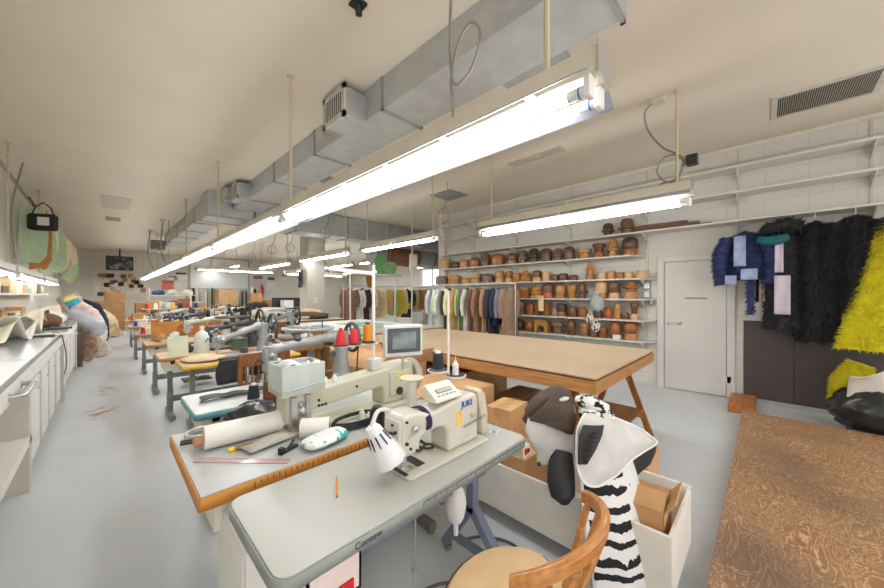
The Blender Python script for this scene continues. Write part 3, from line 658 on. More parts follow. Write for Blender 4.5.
# flexible conduits
def conduit(label, pts, box=None, r=.011, box2=None):
    p0 = V(pts[0]); t = thing('flexible_conduit', label, 'conduit', p0)
    P = [V(p)-p0 for p in pts]
    Q = []
    for i in range(len(P)-1):     # a Catmull-Rom curve through the points
        a, b, c, d = P[max(i-1, 0)], P[i], P[i+1], P[min(i+2, len(P)-1)]
        for k in range(6):
            u = k/6; Q.append(.5*((2*b) + (c-a)*u + (2*a-5*b+4*c-d)*u*u + (3*b-a-3*c+d)*u**3))
    Q.append(P[-1])
    MB().tube(Q, r, 8).build('conduit', CONDUIT, t)
    if box: MB().box(-.06, -.06, -.05, .06, .06, 0.0, TR(*(V(box)-p0))).build('junction_box', HOUS, t, bev=.004)
    if box2: MB().box(-.05, -.05, -.05, .05, .05, .05, TR(*(V(box2)-p0))).build('plug_box', DARK, t, bev=.01)
xx = 4.2
conduit('grey flexible conduit looping from ceiling box to right-hand strip light', [PX(a, b, xx) for a, b in [(656, 101), (645, 112), (648, 130), (662, 147), (678, 155), (684, 166), (676, 181), (663, 180), (657, 170), (664, 158), (676, 155), (684, 160), (676, 178), (661, 184), (658, 192)]], PZ(658, 99, ZC), .0095, PX(692, 160, xx))
xx = 1.42
conduit('flexible conduit with a big loop beside the duct above the long light row', [PX(a, b, xx) for a, b in [(451, 0), (450, 40), (451, 70), (456, 85), (470, 72), (480, 42), (478, 26), (469, 24), (458, 45), (451, 80), (453, 105), (453, 131)]], None, .009)
xx = -.93
conduit('flexible conduit drooping from ceiling box at the upper left rod', [PX(a, b, xx) for a, b in [(34, 154), (26, 156), (18, 180), (12, 205), (13, 235), (15, 258)]], PX(38, 154, xx)+V((0, 0, .05)), .012)
for k, (px, y, lab) in enumerate([(150, 14.5, 'thin dark conduit drop left of the far end of the light row'), (163, 12.2, 'curving conduit drop in front of the far wall above the light row')]):
    p = PY(px, 235, y); p.z = ZC
    conduit(lab, [p, p+V((-.02, 0, -.3)), p+V((-.05, 0, -.7)), p+V((.02, .1, -1.1)), p+V((.15, .1, -1.35))], p, .015)
for k, (px, y, z) in enumerate([(272, 11.2, 2.7), (290, 10.4, 2.7), (252, 13.9, 2.7), (376, 4.3, 2.7) if 0 else (444, 4.3, 2.75), (326, 7.5, 2.75)]):
    p = PY(px, 250, y); lab = ['cable loop above the far strip light, left of the column', 'cable loop just left of the column', 'thin cable above the far crosswise light', 'cable drop beside the grey square ceiling diffuser', 'short cable drop above the middle strip light'][k]
    c = V((p.x, p.y, z+.25)); r = .13
    pts = [(p.x+.1, p.y, ZC), (p.x+.08, p.y, z+.6)] + [c + V((r*math.cos(a), 0, r*math.sin(a))) for a in [PI/2+i*PI/3 for i in range(7)]] + [(p.x-.03, p.y, z-.05)]
    conduit(lab, pts, None, .008)
# conduit along the left wall
one('wall_conduit', 'long straight steel conduit running along the upper left', 'conduit', MB().tube([(-1.02, 6.5, 3.36), (-1.02, 14, 3.3)], .028, 10).tube([(-1.02, 6.5, 3.36), (-1.02, 4, 3.38)], .028), CONDUIT)
# security screen: television hung from the ceiling by the far wall
t = thing('television', 'flat television hung from the ceiling near the far wall', 'television', (.48, 21.4, 2.97))
MB().box(-.46, -.03, -.33, .46, .03, .33).build('casing', BLACK, t, bev=.006)
MB().box(-.42, -.034, -.29, .42, -.03, .29).build('screen', mat('tv_screen', L(30, 32, 34), .3, c2=L(170, 175, 180), vs=3.2, sharp=(.5, .72)), t)
MB().tube([(0, .02, .3), (0, .02, ZC-2.97)], .03).build('ceiling_mount', BLACK, t)
# ================================================================ foreground: machine tables
def rounded(x0, y0, x1, y1, r, n=5):
    pts = []
    for cx, cy, a in ((x1-r, y0+r, -PI/2), (x1-r, y1-r, 0), (x0+r, y1-r, PI/2), (x0+r, y0+r, PI)):
        for i in range(n+1): pts.append((cx + r*math.cos(a+PI/2*i/n), cy + r*math.sin(a+PI/2*i/n)))
    return pts
def machine_table(label, x0, x1, y0, y1, top, edge, frame, z=.76, th=.036, kleg=False, drawer=True, motor=True, legs=(.1, .12), group='sewing machine tables', rad=.03, rod=True, marks=False, tread=True, barz=None):
    lx, ly = x1-x0, y1-y0
    t = thing('sewing_table', label, 'table', (x0, y0, 0), 0, group)
    MB().prism(rounded(.004, .004, lx-.004, ly-.004, rad), z-th, z, 'z').build('tabletop', top, t, bev=.002)
    pr = rounded(0, 0, lx, ly, rad+.003); rg = [[V((a, b, zz)) for a, b in pr] for zz in (z-th-.004, z-.003)]
    MB().loft(rg, False).build('edge_band', edge, t, solid=.006)
    for xx in (lx*legs[0], lx*(1-legs[1])):
        m = MB(); yc = ly*.55; d = .05
        m.bar((xx, .05, z-th-.03), (xx, ly-.05, z-th-.03), d, .04)
        m.bar((xx, yc, z-th-.04), (xx, yc, .3), d, d)
        if kleg:
            m.bar((xx, yc, .33), (xx, .02, .03), d, d).bar((xx, yc, .33), (xx, ly-.02, .03), d, d).bar((xx, .08, .1), (xx, ly-.06, .1), .03, .04)
        else:
            m.bar((xx, yc, .3), (xx, yc, .06), d*1.2, d*1.2).bar((xx, .02, .04), (xx, ly-.02, .04), d, .05)
        m.lathe([(.001, 0), (.025, 0), (.025, .02), (.001, .02)], (xx, .04, 0), 10).lathe([(.001, 0), (.025, 0), (.025, .02), (.001, .02)], (xx, ly-.04, 0), 10)
        m.build('leg_frame', frame, t, bev=.004)
    MB().bar((lx*legs[0], ly*(.4 if kleg else .6), .58 if kleg else .2), (lx*(1-legs[1]), ly*(.4 if kleg else .6), .58 if kleg else .2), .035, .075).build('stretcher', frame, t, bev=.003)
    tp = MB()
    if tread: tp.box(lx*.36, ly*.2, .1, lx*.66, ly*.75, .112)
    for k in range(6 if tread else 0): tp.box(lx*.37+k*.06, ly*.22, .112, lx*.37+k*.06+.02, ly*.73, .118)
    if tread: tp.build('treadle', DARK, t)
    if motor:
        m = MB(); m.lathe([(.02, 0), (.075, .01), (.085, .05), (.085, .14), (.07, .17), (.02, .19)], (lx*.6, ly*.75, z-.2), 18, RY(PI/2)); m.cb((lx*.64, ly*.75, z-.1), (.06, .05, .12))
        m.build('motor', DARK, t)
    if rod: MB().tube([(lx*.52, ly*.45, .11), (lx*.56, ly*.4, z-.1)], .006, 6).build('pedal_rod', STEEL, t)
    if drawer: MB().box(lx*.04, .05, z-th-.13, lx*.34, ly-.1, z-th-.005).build('drawer', CREAM, t, bev=.004)
    return t
TOPW = mat('laminate_white', L(176, 179, 178), .35, var=.025, vs=3)
TA = machine_table('white laminate sewing table with grey edge and blue-grey legs, nearest the camera', .305, 1.55, .885, 1.385, mat('laminate_grey_white', L(172, 172, 166), .35, var=.02, vs=3), mat('grey_edge', L(140, 146, 140), .5), BLUEG, kleg=True, drawer=False, motor=False, rad=.05, rod=False, legs=(.14, .1), tread=False)
m = MB()
for k in range(118):
    h = .02 if k % 10 == 0 else (.013 if k % 5 == 0 else .008)
    x = .5+k*.006
    m.box(x, -.0045, .754-h, x+.0012, -.003, .754)
m.build('ruler_marks', mat('ink_black', L(40, 42, 40), .6), TA, smooth=False)
text(TA, 'Consew', .03, (.27, -.0045, .739), (PI/2, 0, .0), mat('ink_black', L(40, 42, 40), .6))
MB().tube([(.62, .2, .11), (.635, .2, .4), (.64, .2, .74)], .005, 8).tube([(.634, .2, .55), (.634, .2, .57)], .012, 8).tube([(.63, .2, .3), (.63, .2, .32)], .012, 8).build('pedal_rod', STEEL, TA)
sw = MB().box(1.2, -.0, .655, 1.26, .07, .72).build('switch_box', mat('switch_cream', L(214, 206, 186), .5), TA, bev=.004)
MB().box(1.205, -.006, .675, 1.228, .0, .705).build('red_button', pal(190, 30, 30, .4), sw, bev=.002); MB().box(1.234, -.006, .68, 1.25, .0, .7).build('black_button', BLACK, sw, bev=.002)
MB().box(1.1, .2, .7595, 1.22, .32, .7612).build('deck_patch', TOPW, TA)
# white cabinet, pink drawer and the rest under the table
t = thing('cabinet', 'white low cabinet under the left end of the nearest sewing table', 'cabinet', (.32, 1.2, 0))
MB().box(0, 0, .03, .42, .4, .66).build('body', WHITE, t, bev=.004); MB().box(-.004, .03, .05, 0, .37, .62).build('door', WHITE, t, bev=.003); MB().box(.02, .02, 0, .4, .38, .03).build('plinth', DARK, t)
t = thing('carton_tray', 'pale pink open tray slung under the front edge of the nearest sewing table', 'tray', (.41, .95, .54))
m = MB(); m.box(0, 0, 0, .18, .3, .01).box(0, 0, 0, .18, .008, .17).box(0, .292, 0, .18, .3, .17).box(0, 0, 0, .008, .3, .17).box(.172, 0, 0, .18, .3, .17); m.build('tray', pal(226, 206, 200), t)
MB().box(.1, -.006, .0, .15, .0, .05).build('red_label', pal(196, 30, 36), t)
one('knee_pad', 'white cloth-wrapped knee lifter pad hanging under the nearest sewing table', 'pad', MB().ball((0, 0, 0), (.05, .05, .1), 16, 10, .06, random.Random(2)).tube([(0, 0, -.09), (0, 0, -.15)], .012).tube([(0, 0, .08), (0, 0, .245)], .01), cloth(232, 230, 226, .03), (1.2, 1.08, .48))
pts = [(1.5, 1.32, .012), (1.62, 1.25, .012), (1.7, 1.1, .012), (1.66, .98, .012), (1.5, .97, .012), (1.35, 1.05, .012), (1.2, 1.2, .012), (.95, 1.25, .012), (.8, 1.2, .012)]
def smooth_pts(P, n=6):
    P = [V(p) for p in P]; Q = []
    for i in range(len(P)-1):
        a, b, c, d = P[max(i-1, 0)], P[i], P[i+1], P[min(i+2, len(P)-1)]
        for k in range(n):
            u = k/n; Q.append(.5*((2*b) + (c-a)*u + (2*a-5*b+4*c-d)*u*u + (3*b-a-3*c+d)*u**3))
    Q.append(P[-1]); return Q
one('power_cable', 'grey power cable curling on the floor under the nearest sewing table', 'cable', MB().tube(smooth_pts(pts), .008), mat('cable_grey', L(88, 90, 92), .5))

# the lockstitch machine
IVORY = mat('machine_ivory', L(206, 200, 188), .35, var=.02, coat=.2)
def lockstitch(label, loc):
    t = thing('sewing_machine', label, 'sewing machine', loc)
    MB().prism(rounded(0, 0, .53, .178, .018), .0, .014, 'z').build('bed', IVORY, t, bev=.004)
    out = [(0, .085), (0, .25), (.012, .272), (.05, .278), (.1, .272), (.16, .25), (.24, .262), (.3, .272), (.455, .282), (.48, .27), (.49, .24), (.49, .014), (.27, .014), (.262, .13), (.24, .158), (.2, .165), (.12, .155), (.1, .14), (.094, .085)]
    MB().prism(out, .045, .165, 'y').build('body', IVORY, t, bev=.014, ang=50)
    MB().box(-.008, .055, .1, .004, .155, .255).build('face_plate', IVORY, t, bev=.01)
    f = MB()
    for z, y, r in ((.23, .1, .006), (.2, .08, .008), (.15, .11, .007), (.115, .08, .006)): f = MB().tube([(-.014, y, z), (0, y, z)], r, 10); f.build('screw', DARK, t)
    for x, z, r in ((.02, .25, .006), (.04, .12, .006), (.075, .1, .007), (.02, .15, .008)): f = MB().tube([(x, .038, z), (x, .05, z)], r, 10); f.build('screw', DARK, t)
    f = MB(); f.lathe([(.001, 0), (.016, 0), (.018, .006), (.016, .012), (.004, .014), (.004, .024), (.001, .024)], (.062, .044, .205), 16, RX(PI/2)); f.tube(arc((.062, .03, .205), .024, 0, 4.2, 10), .002, 6); f.tube([(.03, .042, .17), (.045, .03, .2), (.035, .03, .235)], .002, 6)
    f.build('tension_dial', STEEL, t)
    MB().tube([(.045, .1, .1), (.045, .1, .03)], .005, 8).tube([(.045, .1, .035), (.045, .1, .012)], .0018, 6).build('needle_bar', STEEL, t)
    MB().tube([(.06, .1, .1), (.06, .1, .028)], .005, 8).box(.03, .08, .016, .065, .125, .022).build('presser_foot', STEEL, t)
    MB().box(.02, .045, .0142, .085, .16, .0158).build('throat_plate', STEEL, t, bev=.0006)
    MB().box(-.0, .03, .0141, .02, .165, .0156).box(.085, .05, .0141, .13, .15, .0156).build('slide_plate', DARK, t)
    MB().box(.05, .06, .016, .072, .078, .0172).build('sticker', pal(176, 190, 40), t)
    rg = []
    for x in (.128, .158):
        rg.append([V((x, .105+.069*math.cos(a), .21+.062*math.sin(a)*(1.0))) for a in [2*PI*i/24 for i in range(24)]])
    MB().loft(rg, False).build('arm_ribbon', cloth(40, 38, 66), t, solid=.004)
    MB().lathe([(.03, 0), (.06, .002), (.064, .012), (.064, .026), (.055, .034), (.02, .036), (.001, .036)], (.56, .14, .19), 26, RY(PI/2)).build('handwheel', mat('wheel_grey', L(150, 148, 142), .35, .3), t)
    MB().prism([(.5, .29), (.53, .285), (.56, .25), (.585, .12), (.575, .02), (.54, .01), (.53, .1), (.515, .2), (.497, .27)], .05, .15, 'y').build('belt_guard', mat('guard_beige', L(206, 196, 174), .45), t, bev=.01)
    MB().lathe([(.001, 0), (.02, 0), (.02, .012), (.014, .018), (.001, .018)], (.448, .045, .17), 18, RX(PI/2)).build('stitch_dial', mat('dial_grey', L(186, 180, 172), .4), t)
    MB().bar((.37, .035, .118), (.54, .035, .135), .006, .008).build('reverse_lever', STEEL, t)
    text(t, 'JUKI', .043, (.4, .0435, .236), (PI/2, 0, 0), mat('logo_blue', L(30, 80, 170), .4), bold=.0016)
    text(t, 'JUKI', .016, (-.0095, .105, .19), (PI/2, 0, -PI/2), mat('logo_blue', L(30, 80, 170), .4), bold=.0006)
    YEL = pal(240, 196, 40, .5)
    MB().box(.325, .0425, .186, .358, .0445, .206).box(.325, .0425, .138, .358, .0445, .18).build('warning_sticker', YEL, t)
    MB().box(.36, .0428, .03, .43, .0444, .062).build('rating_plate', mat('plate_silver', L(200, 198, 192), .4), t)
    m = MB(); m.prism([(-.05, 0), (.045, 0), (.045, .075), (.03, .075), (-.05, .014)], 0, .165, 'x')
    pn = m.build('control_panel', mat('panel_white', L(222, 218, 204), .4), t, loc=(.2, .1, .285), rz=0, bev=.004)
    a = math.atan2(.061, .08)
    T = TR(.0825, -.01, .0445) @ RX(a*1.0+.0)
    MB().box(-.05, -.012, .0, .05, .012, .002, T).build('lcd_frame', mat('lcd_dark', L(110, 112, 106), .4), pn)
    MB().box(-.044, -.008, .002, .044, .008, .003, T).build('lcd', mat('lcd', L(176, 182, 168), .3), pn)
    k = MB()
    for i in range(5): k.box(-.058+i*.026, -.033, 0, -.044+i*.026, -.024, .003, T)
    k.build('keys', mat('key_grey', L(150, 160, 170), .4), pn)
    t.scale = (1, 1, .88)
    return t
JM = lockstitch('ivory lockstitch machine with blue lettering on the nearest sewing table', (.84, 1.0, .76))
# thread stand with two discs
def cone_prof(r0, r1, h): return [(.004, 0), (r0*1.05, 0), (r0*1.05, .006), (r0, .01), (r1*1.05, h*.93), (r1*.9, h), (.008, h), (.008, h+.012), (.001, h+.012)]
def thread_cone(label, loc, m, r0=.036, r1=.022, h=.1, group='thread cones', base=None):
    t = thing('thread_cone', label, 'thread cone', loc, 0, group)
    mb = MB(); mb.lathe([(.004, .004), (r0, .006), (r1, h*.95), (r1*.8, h), (.004, h)], n=18); mb.build('thread', m, t)
    MB().lathe([(.004, 0), (r0*1.06, 0), (r0*1.06, .005), (.0038, .0055), (.0038, h+.001), (r1*.6, h+.001), (r1*.5, h+.014), (.003, h+.014)], n=18).build('cone_core', base or PLASTIC, t)
    return t
p = V((1.4, 1.32, .76))
t = thing('thread_stand', 'white pole thread stand with two round discs behind the ivory machine', 'thread stand', p)
MB().tube([(0, 0, 0), (0, 0, .76)], .0085, 10).lathe([(.001, 0), (.03, 0), (.03, .014), (.012, .03), (.001, .03)], n=16).build('pole', mat('pole_white', L(214, 208, 196), .4), t)
for dx, dy, dz, pin in ((-.035, .05, .29, .13), (.03, -.03, .262, .12)):
    q = MB().lathe([(.012, 0), (.05, 0), (.062, .004), (.062, .012), (.056, .012), (.048, .006), (.012, .006)], (dx, dy, dz), 24).build('spool_disc', PLASTIC, t)
    MB().lathe([(.012, .0125), (.054, .0125), (.054, .0145), (.012, .0145)], (dx, dy, dz), 24).build('dark_pad', DARK, q)
    MB().tube([(dx, dy, dz), (dx, dy, dz+pin)], .004).bar((0, 0, dz-.006), (dx, dy, dz), .014, .008).build('spool_pin', STEEL, q)
MB().tube([(0, 0, .74), (-.02, .02, .77), (-.05, .05, .76), (-.05, .06, .74)], .004).build('thread_hook', STEEL, t)
thread_cone('black thread cone on the rear disc of the pole thread stand', p+V((-.035, .05, .3)), mat('thread_black', L(42, 48, 52), .8, bump=.3, bs=300), .034, .03, .1)
thread_cone('slim white spool on the front disc of the pole thread stand', p+V((.03, -.03, .272)), mat('thread_white', L(232, 230, 224), .8), .018, .018, .07)
# gooseneck lamp
p = V((1.13, 1.33, .76))
t = thing('task_lamp', 'white gooseneck task lamp bent down over the needle of the ivory machine', 'lamp', p)
MB().lathe([(.001, 0), (.032, 0), (.032, .03), (.026, .04), (.026, .29), (.02, .3), (.001, .3)], n=20).build('base_post', mat('lamp_cream', L(222, 218, 208), .4), t)
MB().lathe([(.02, .298), (.062, .3), (.064, .306), (.02, .31)], n=24).build('post_disc', mat('disc_tan', L(206, 190, 168), .45), t)
sh = PY(372, 428, 1.12); s0 = sh - p
MB().tube(smooth_pts([(0, 0, .1), (-.05, -.02, .16), (-.16, -.12, .19), (s0.x+.06, s0.y+.03, s0.z+.05), (s0.x, s0.y, s0.z+.01)]), .009, 10).build('gooseneck', mat('neck_white', L(214, 214, 212), .35), t)
ax = V((.2, -.1, -.4)).normalized(); Q = V((0, 0, 1)).rotation_difference(ax).to_matrix().to_4x4()
m = MB(); m.lathe([(.001, -.012), (.024, -.008), (.033, .01), (.038, .05), (.062, .115), (.066, .16), (.063, .16), (.058, .115), (.034, .05), (.001, .03)], tuple(s0), 26, Q)
hd = m.build('lamp_shade', mat('shade_white', L(232, 233, 234), .3), t)
m = MB()
for k in range(10):
    a = 2*PI*k/10
    v0 = Q @ V((.0365*math.cos(a), .0365*math.sin(a), .025)); v1 = Q @ V((.0465*math.cos(a), .0465*math.sin(a), .075))
    m.bar(s0+v0, s0+v1, .006, .004)
m.build('vent_slot', BLACK, hd)
m = MB(); m.ball(tuple(s0+Q @ V((0, 0, .15))), (.056, .056, .03), 14, 7, .05, random.Random(3)); m.build('bulb_cover', mat('bulb_frost', L(232, 226, 214), .5), t)
# display box on a post: operator panel of the second machine
p = V((1.44, 1.79, .72))
t = thing('operator_panel', 'pale grey touch-screen panel on a thin post beside the second machine', 'panel', p, math.radians(-12))
dd = SN*1.38+CS*1.8
MB().tube([(0, 0, 0), (0, 0, .37)], .0075, 10).lathe([(.001, 0), (.025, 0), (.025, .02), (.001, .02)]).build('post', STEEL, t)
pn = MB().box(-.135, -.035, .36, .135, .03, .575).build('panel_case', mat('panel_grey', L(206, 208, 202), .45), t, bev=.008)
MB().box(-.116, -.042, .39, .116, -.034, .555).build('bezel', mat('bezel_dark', L(74, 78, 82), .4), pn, bev=.003)
MB().box(-.084, -.0435, .415, .084, -.0415, .528).build('screen', mat('touch_screen', L(84, 90, 96), .35, c2=L(136, 142, 146), vs=5, sharp=(.45, .6)), pn)
t.rotation_euler = (0, 0, math.radians(-22))
# small things on the nearest table
q = PZ(337, 486, .766)
pc = MB(); pc.tube([(-.06, 0, 0), (.06, 0, 0)], .0045, 6); 
t = thing('pencil', 'orange pencil lying on the nearest white sewing table', 'pencil', (q.x, q.y, .7648), math.radians(62))
pc.build('barrel', pal(226, 150, 40, .4), t); MB().tube([(.06, 0, 0), (.072, 0, 0)], [.0045, .001], 6).build('sharpened_tip', pal(90, 70, 50), t); MB().tube([(-.06, 0, 0), (-.068, 0, 0)], .0045, 8).build('eraser', pal(190, 120, 90), t)
q = PZ(446, 436, .78); q = V((1.06, 1.22, .78))
t = thing('scissors', 'black-handled scissors lying on the bed behind the ivory machine needle', 'scissors', (1.02, 1.165, .781), math.radians(50))
MB().tube(arc((0, 0, 0), .024, 0, 2*PI*11/12, 11, 'xy'), .0055, 8, True).tube(arc((.02, -.055, 0), .024, 0, 2*PI*11/12, 11, 'xy'), .0055, 8, True).tube([(.024, .0, 0), (.075, -.02, .004)], .007).tube([(.043, -.045, 0), (.075, -.02, .004)], .007).build('handles', BLACK, t)
MB().prism([(.07, -.026), (.2, -.02), (.07, -.012)], .002, .005, 'z').build('blades', STEEL, t)
q = PZ(484, 421, .785)
t = thing('bobbin_box', 'small white printed box on the far right of the nearest sewing table', 'box', (1.49, 1.26, .7605), .5)
MB().box(-.05, -.04, 0, .05, .04, .035).build('carton', PAPER, t, bev=.003); MB().box(-.04, -.03, .035, .04, .03, .0358).build('teal_print', mat('teal_print', L(220, 232, 230), .5, c2=L(70, 160, 160), vs=45, sharp=(.55, .6)), t)
t = thing('card_label', 'small printed card lying on the right end of the nearest sewing table', 'card', (1.475, 1.05, .7605), .3)
MB().box(-.03, -.022, 0, .03, .022, .0012).build('card', mat('card_grey', L(206, 210, 212), .5), t); MB().box(-.024, -.014, .0012, .024, .014, .0018).build('print', mat('print_dark', L(90, 96, 104), .5, c2=L(180, 184, 188), vs=90, sharp=(.48, .52)), t)
t = thing('black_spool_box', 'black tube container standing behind the lamp on the second table', 'container', PZ(373, 424, .76), 0)
t.location = (1.03, 1.5, .76)
MB().lathe([(.001, 0), (.04, 0), (.04, .12), (.03, .13), (.001, .13)], n=18).build('body', BLACK, t); MB().lathe([(.001, .13), (.025, .13), (.025, .14), (.001, .14)], n=14).build('lid', DARK, t)
for k, (px, py, lab) in enumerate([(362, 421, 'left slim white thread spool beside the lamp shade'), (369, 424, 'right slim white thread spool beside the lamp shade')]):
    q = PZ(px, py, .76); thread_cone(lab, q, mat('thread_white', L(232, 230, 224), .8), .02, .016, .055, 'small white spools')

# ---------------------------------------------------------------- second table and its long arm machine
EDGEO = mat('edge_orange_wood', L(206, 140, 52), .5, c2=L(186, 120, 40), vs=5)
TB = machine_table('second sewing table with white top, orange ruled edge and cream drawer', .24, 1.58, 1.47, 2.24, TOPW, EDGEO, mat('frame_grey_brown', L(120, 116, 108), .5), th=.05, drawer=True, rad=.006, legs=(.18, .1))
m = MB()
for k in range(40):
    h = .03 if k % 5 == 0 else .014
    m.box(.18+k*.024, -.0045, .75-h, .183+k*.024, -.003, .75)
m.build('ruler_marks', mat('ink_black', L(40, 42, 40), .6), TB, smooth=False)
MACH = mat('machine_sage', L(200, 196, 174), .4, var=.02)
t = thing('long_arm_machine', 'long pale sage walking-foot machine with a grey box on its head', 'sewing machine', (.66, 1.76, .76))
MB().prism(rounded(-.02, -.02, .9, .2, .02), 0, .02, 'z').build('bed', MACH, t, bev=.004)
out = [(0, .06), (0, .21), (.03, .225), (.12, .222), (.2, .215), (.66, .25), (.72, .27), (.86, .275), (.875, .26), (.875, .02), (.62, .02), (.62, .12), (.6, .14), (.13, .105), (.12, .06)]
MB().prism(out, .03, .17, 'y').build('body', MACH, t, bev=.012, ang=50)
MB().box(.665, .018, .06, .86, .036, .225).build('column_cover', MACH, t, bev=.006)
MB().box(.72, .016, .17, .8, .0185, .2).build('warning_sticker', pal(228, 206, 60), t); MB().box(.77, .016, .14, .81, .0185, .155).build('white_sticker', PAPER, t)
MB().lathe([(.001, 0), (.026, 0), (.026, .01), (.001, .01)], (.74, .018, .09), 18, RX(PI/2)).build('oil_plug', DARK, t)
MB().lathe([(.001, 0), (.11, 0), (.12, .02), (.12, .04), (.1, .055), (.001, .055)], (.88, .1, .16), 26, RY(PI/2)).build('handwheel', mat('wheel_sage', L(176, 174, 158), .4), t)
for x, z in ((.18, .15), (.2, .12), (.18, .12), (.22, .12), (.42, .18)): MB().tube([(x, .026, z), (x, .034, z)], .008, 10).build('screw', BLACK, t)
m = MB(); m.box(.02, .0, -.0, .05, .03, .2).box(.1, .005, .05, .125, .03, .2).tube([(.07, .02, .1), (.07, .02, .0)], .006).lathe([(.001, 0), (.02, 0), (.022, .01), (.01, .02), (.001, .02)], (.09, .03, .11), 16, RX(PI/2)).lathe([(.001, 0), (.016, 0), (.018, .01), (.008, .02), (.001, .02)], (.075, .03, .15), 16, RX(PI/2)).tube(arc((.09, .0, .07), .02, 0, 5, 10), .003, 6)
m.build('tension_gear', STEEL, t)
MB().tube([(.04, .1, .08), (.04, .1, .02)], .008, 8).box(.02, .08, .02, .075, .13, .03).build('presser_foot', STEEL, t)
bx = MB().box(-.03, .0, .21, .2, .2, .228)
o = MB(); o.box(-.03, -.005, .22, .2, .003, .37).box(-.03, .197, .22, .2, .205, .37).box(-.03, .003, .22, -.022, .197, .37).box(.192, .003, .22, .2, .197, .37)
bx.build('tray_floor', MACH, t); o.build('head_box', mat('box_grey', L(190, 196, 190), .45), t, bev=.003)
MB().tube([(-.02, -.015, .245), (.19, -.015, .262)], .004).tube([(.02, -.016, .247), (.025, -.016, .25)], .008).tube([(.12, -.016, .257), (.125, -.016, .257)], .008).build('front_rail', STEEL, t)
one('plastic_wrap', 'crumpled clear plastic in the grey box on the long machine head', 'plastic', MB().grid(lambda u, v: V((.19*u-.01, .17*v+.01, .03*math.sin(7*u+3*v)*math.sin(5*v+1)+.35)), 14, 12), mat('clear_wrap', L(226, 230, 230), .15, alpha=.8, bump=.8, bs=20), (.66, 1.76, .76), solid=.004)
for k, (x, m_, lab) in enumerate([(.25, 'white', 'small white cap on the long machine arm, left one'), (.31, 'white', 'small white cap on the long machine arm, right one')]):
    q = MB(); q.lathe([(.001, 0), (.016, 0), (.016, .02), (.01, .035), (.001, .038)], (x, .1, .22), 14); q.build('oil_cap', PLASTIC, t)
MB().box(.82-.27, .06, .245, .9-.27, .13, .32).build('stand_clamp', mat('clamp_grey', L(206, 206, 200), .45), t, bev=.006)
ms = thing('thread_stand', 'tall white thread stand with cross bar rising from the long machine arm', 'thread stand', (1.245, 1.855, 1.078))
MB().tube([(0, 0, -.06), (0, 0, .62)], .011, 10).build('pole', mat('pole_white2', L(226, 224, 216), .4), ms)
MB().bar((0, 0, .565), (-.32, .0, .58), .012, .02).tube([(-.3, 0, .58), (-.3, 0, .54)], .004).tube([(-.2, 0, .575), (-.2, 0, .535)], .004).build('eyelet_arm', mat('pole_white2', L(226, 224, 216), .4), ms)
m = MB(); m.box(-.26, -.03, .1, .02, .03, .112)
m.build('cone_shelf', mat('shelf_tin', L(210, 206, 196), .45), ms, bev=.003)
for x in (-.235, -.145, -.045): MB().lathe([(.008, .112), (.05, .112), (.05, .118), (.008, .118)], (x, 0, 0), 18).tube([(x, 0, .112), (x, 0, .22)], .004).build('spool_pin', DARK, ms)
RED = mat('thread_red', L(206, 44, 52), .7, bump=.3, bs=300)
thread_cone('red thread cone on the thread stand shelf, left of the two', V((1.01, 1.855, 1.197)), RED, .033, .022, .085, base=RED)
thread_cone('red thread cone on the thread stand shelf, between a red and an orange one', V((1.1, 1.855, 1.197)), RED, .031, .021, .08, base=RED)
thread_cone('tall orange thread cone on the thread stand shelf', V((1.2, 1.855, 1.197)), mat('thread_orange', L(214, 136, 24), .7, bump=.3, bs=300),   .031, .026, .11, base=BLACK)
# paper roll, tube and the clutter on the second table
one('paper_roll', 'thick white paper roll lying on the left of the second table', 'paper roll', MB().lathe([(.03, 0), (.055, 0), (.055, .34), (.03, .34), (.03, .0)], (-.17, 0, .057), 22, RY(PI/2)), PAPER, (.5, 1.9, .76), -.08)
t = thing('cardboard_tube', 'pinkish cardboard tube end poking out under the white paper roll', 'tube', (.3, 1.975, .76), -.12)
MB().tube([(-.0, -.02, .03), (.1, 0, .03)], .024, 16).build('tube', pal(206, 150, 118), t)
t = thing('tape_roll', 'short white roll with brown core in front of the long machine head', 'roll', (.77, 1.68, .76), -.6)
MB().lathe([(.025, 0), (.048, 0), (.048, .14), (.025, .14), (.025, 0)], (-.07, 0, .05), 22, RY(PI/2)).build('paper', PAPER, t); MB().lathe([(.018, -.001), (.026, -.001), (.026, .141), (.018, .141), (.018, -.001)], (-.07, 0, .05), 22, RY(PI/2)).build('core', pal(150, 100, 60), t)
t = thing('wipes_pack', 'white and teal soft wipes packet on the front of the second table', 'packet', (.77, 1.57, .76), .22)
MB().loft([[V((x, .07*math.cos(a)*w, .027+.026*math.sin(a)*w)) for a in [2*PI*i/16 for i in range(16)]] for x, w in ((-.115, .35), (-.1, .8), (-.06, 1.0), (0, 1.0), (.06, 1), (.1, .8), (.115, .35))]).build('packet', mat('wipes_print', L(236, 240, 238), .4, c2=L(70, 176, 176), vs=16, sharp=(.56, .6)), t)
MB().box(-.05, -.03, .051, .03, .03, .055).build('flap', PAPER, t, bev=.002)
t = thing('clear_ruler', 'long pink-tinted clear ruler on the left front of the second table', 'ruler', (.42, 1.67, .7605), math.radians(-47))
MB().box(-.2, -.018, 0, .22, .022, .003).build('blade', mat('pink_acrylic', L(206, 176, 176), .1, alpha=.75, var=.03), t); 
m = MB()
for k in range(40): m.box(-.195+k*.0105, .012, .003, -.194+k*.0105, .021, .0034)
m.build('ticks', BLACK, t, smooth=False)
t = thing('cable_coil', 'coil of thick black cable lying under the long machine arm', 'cable', (1.03, 1.86, .781))
m = MB()
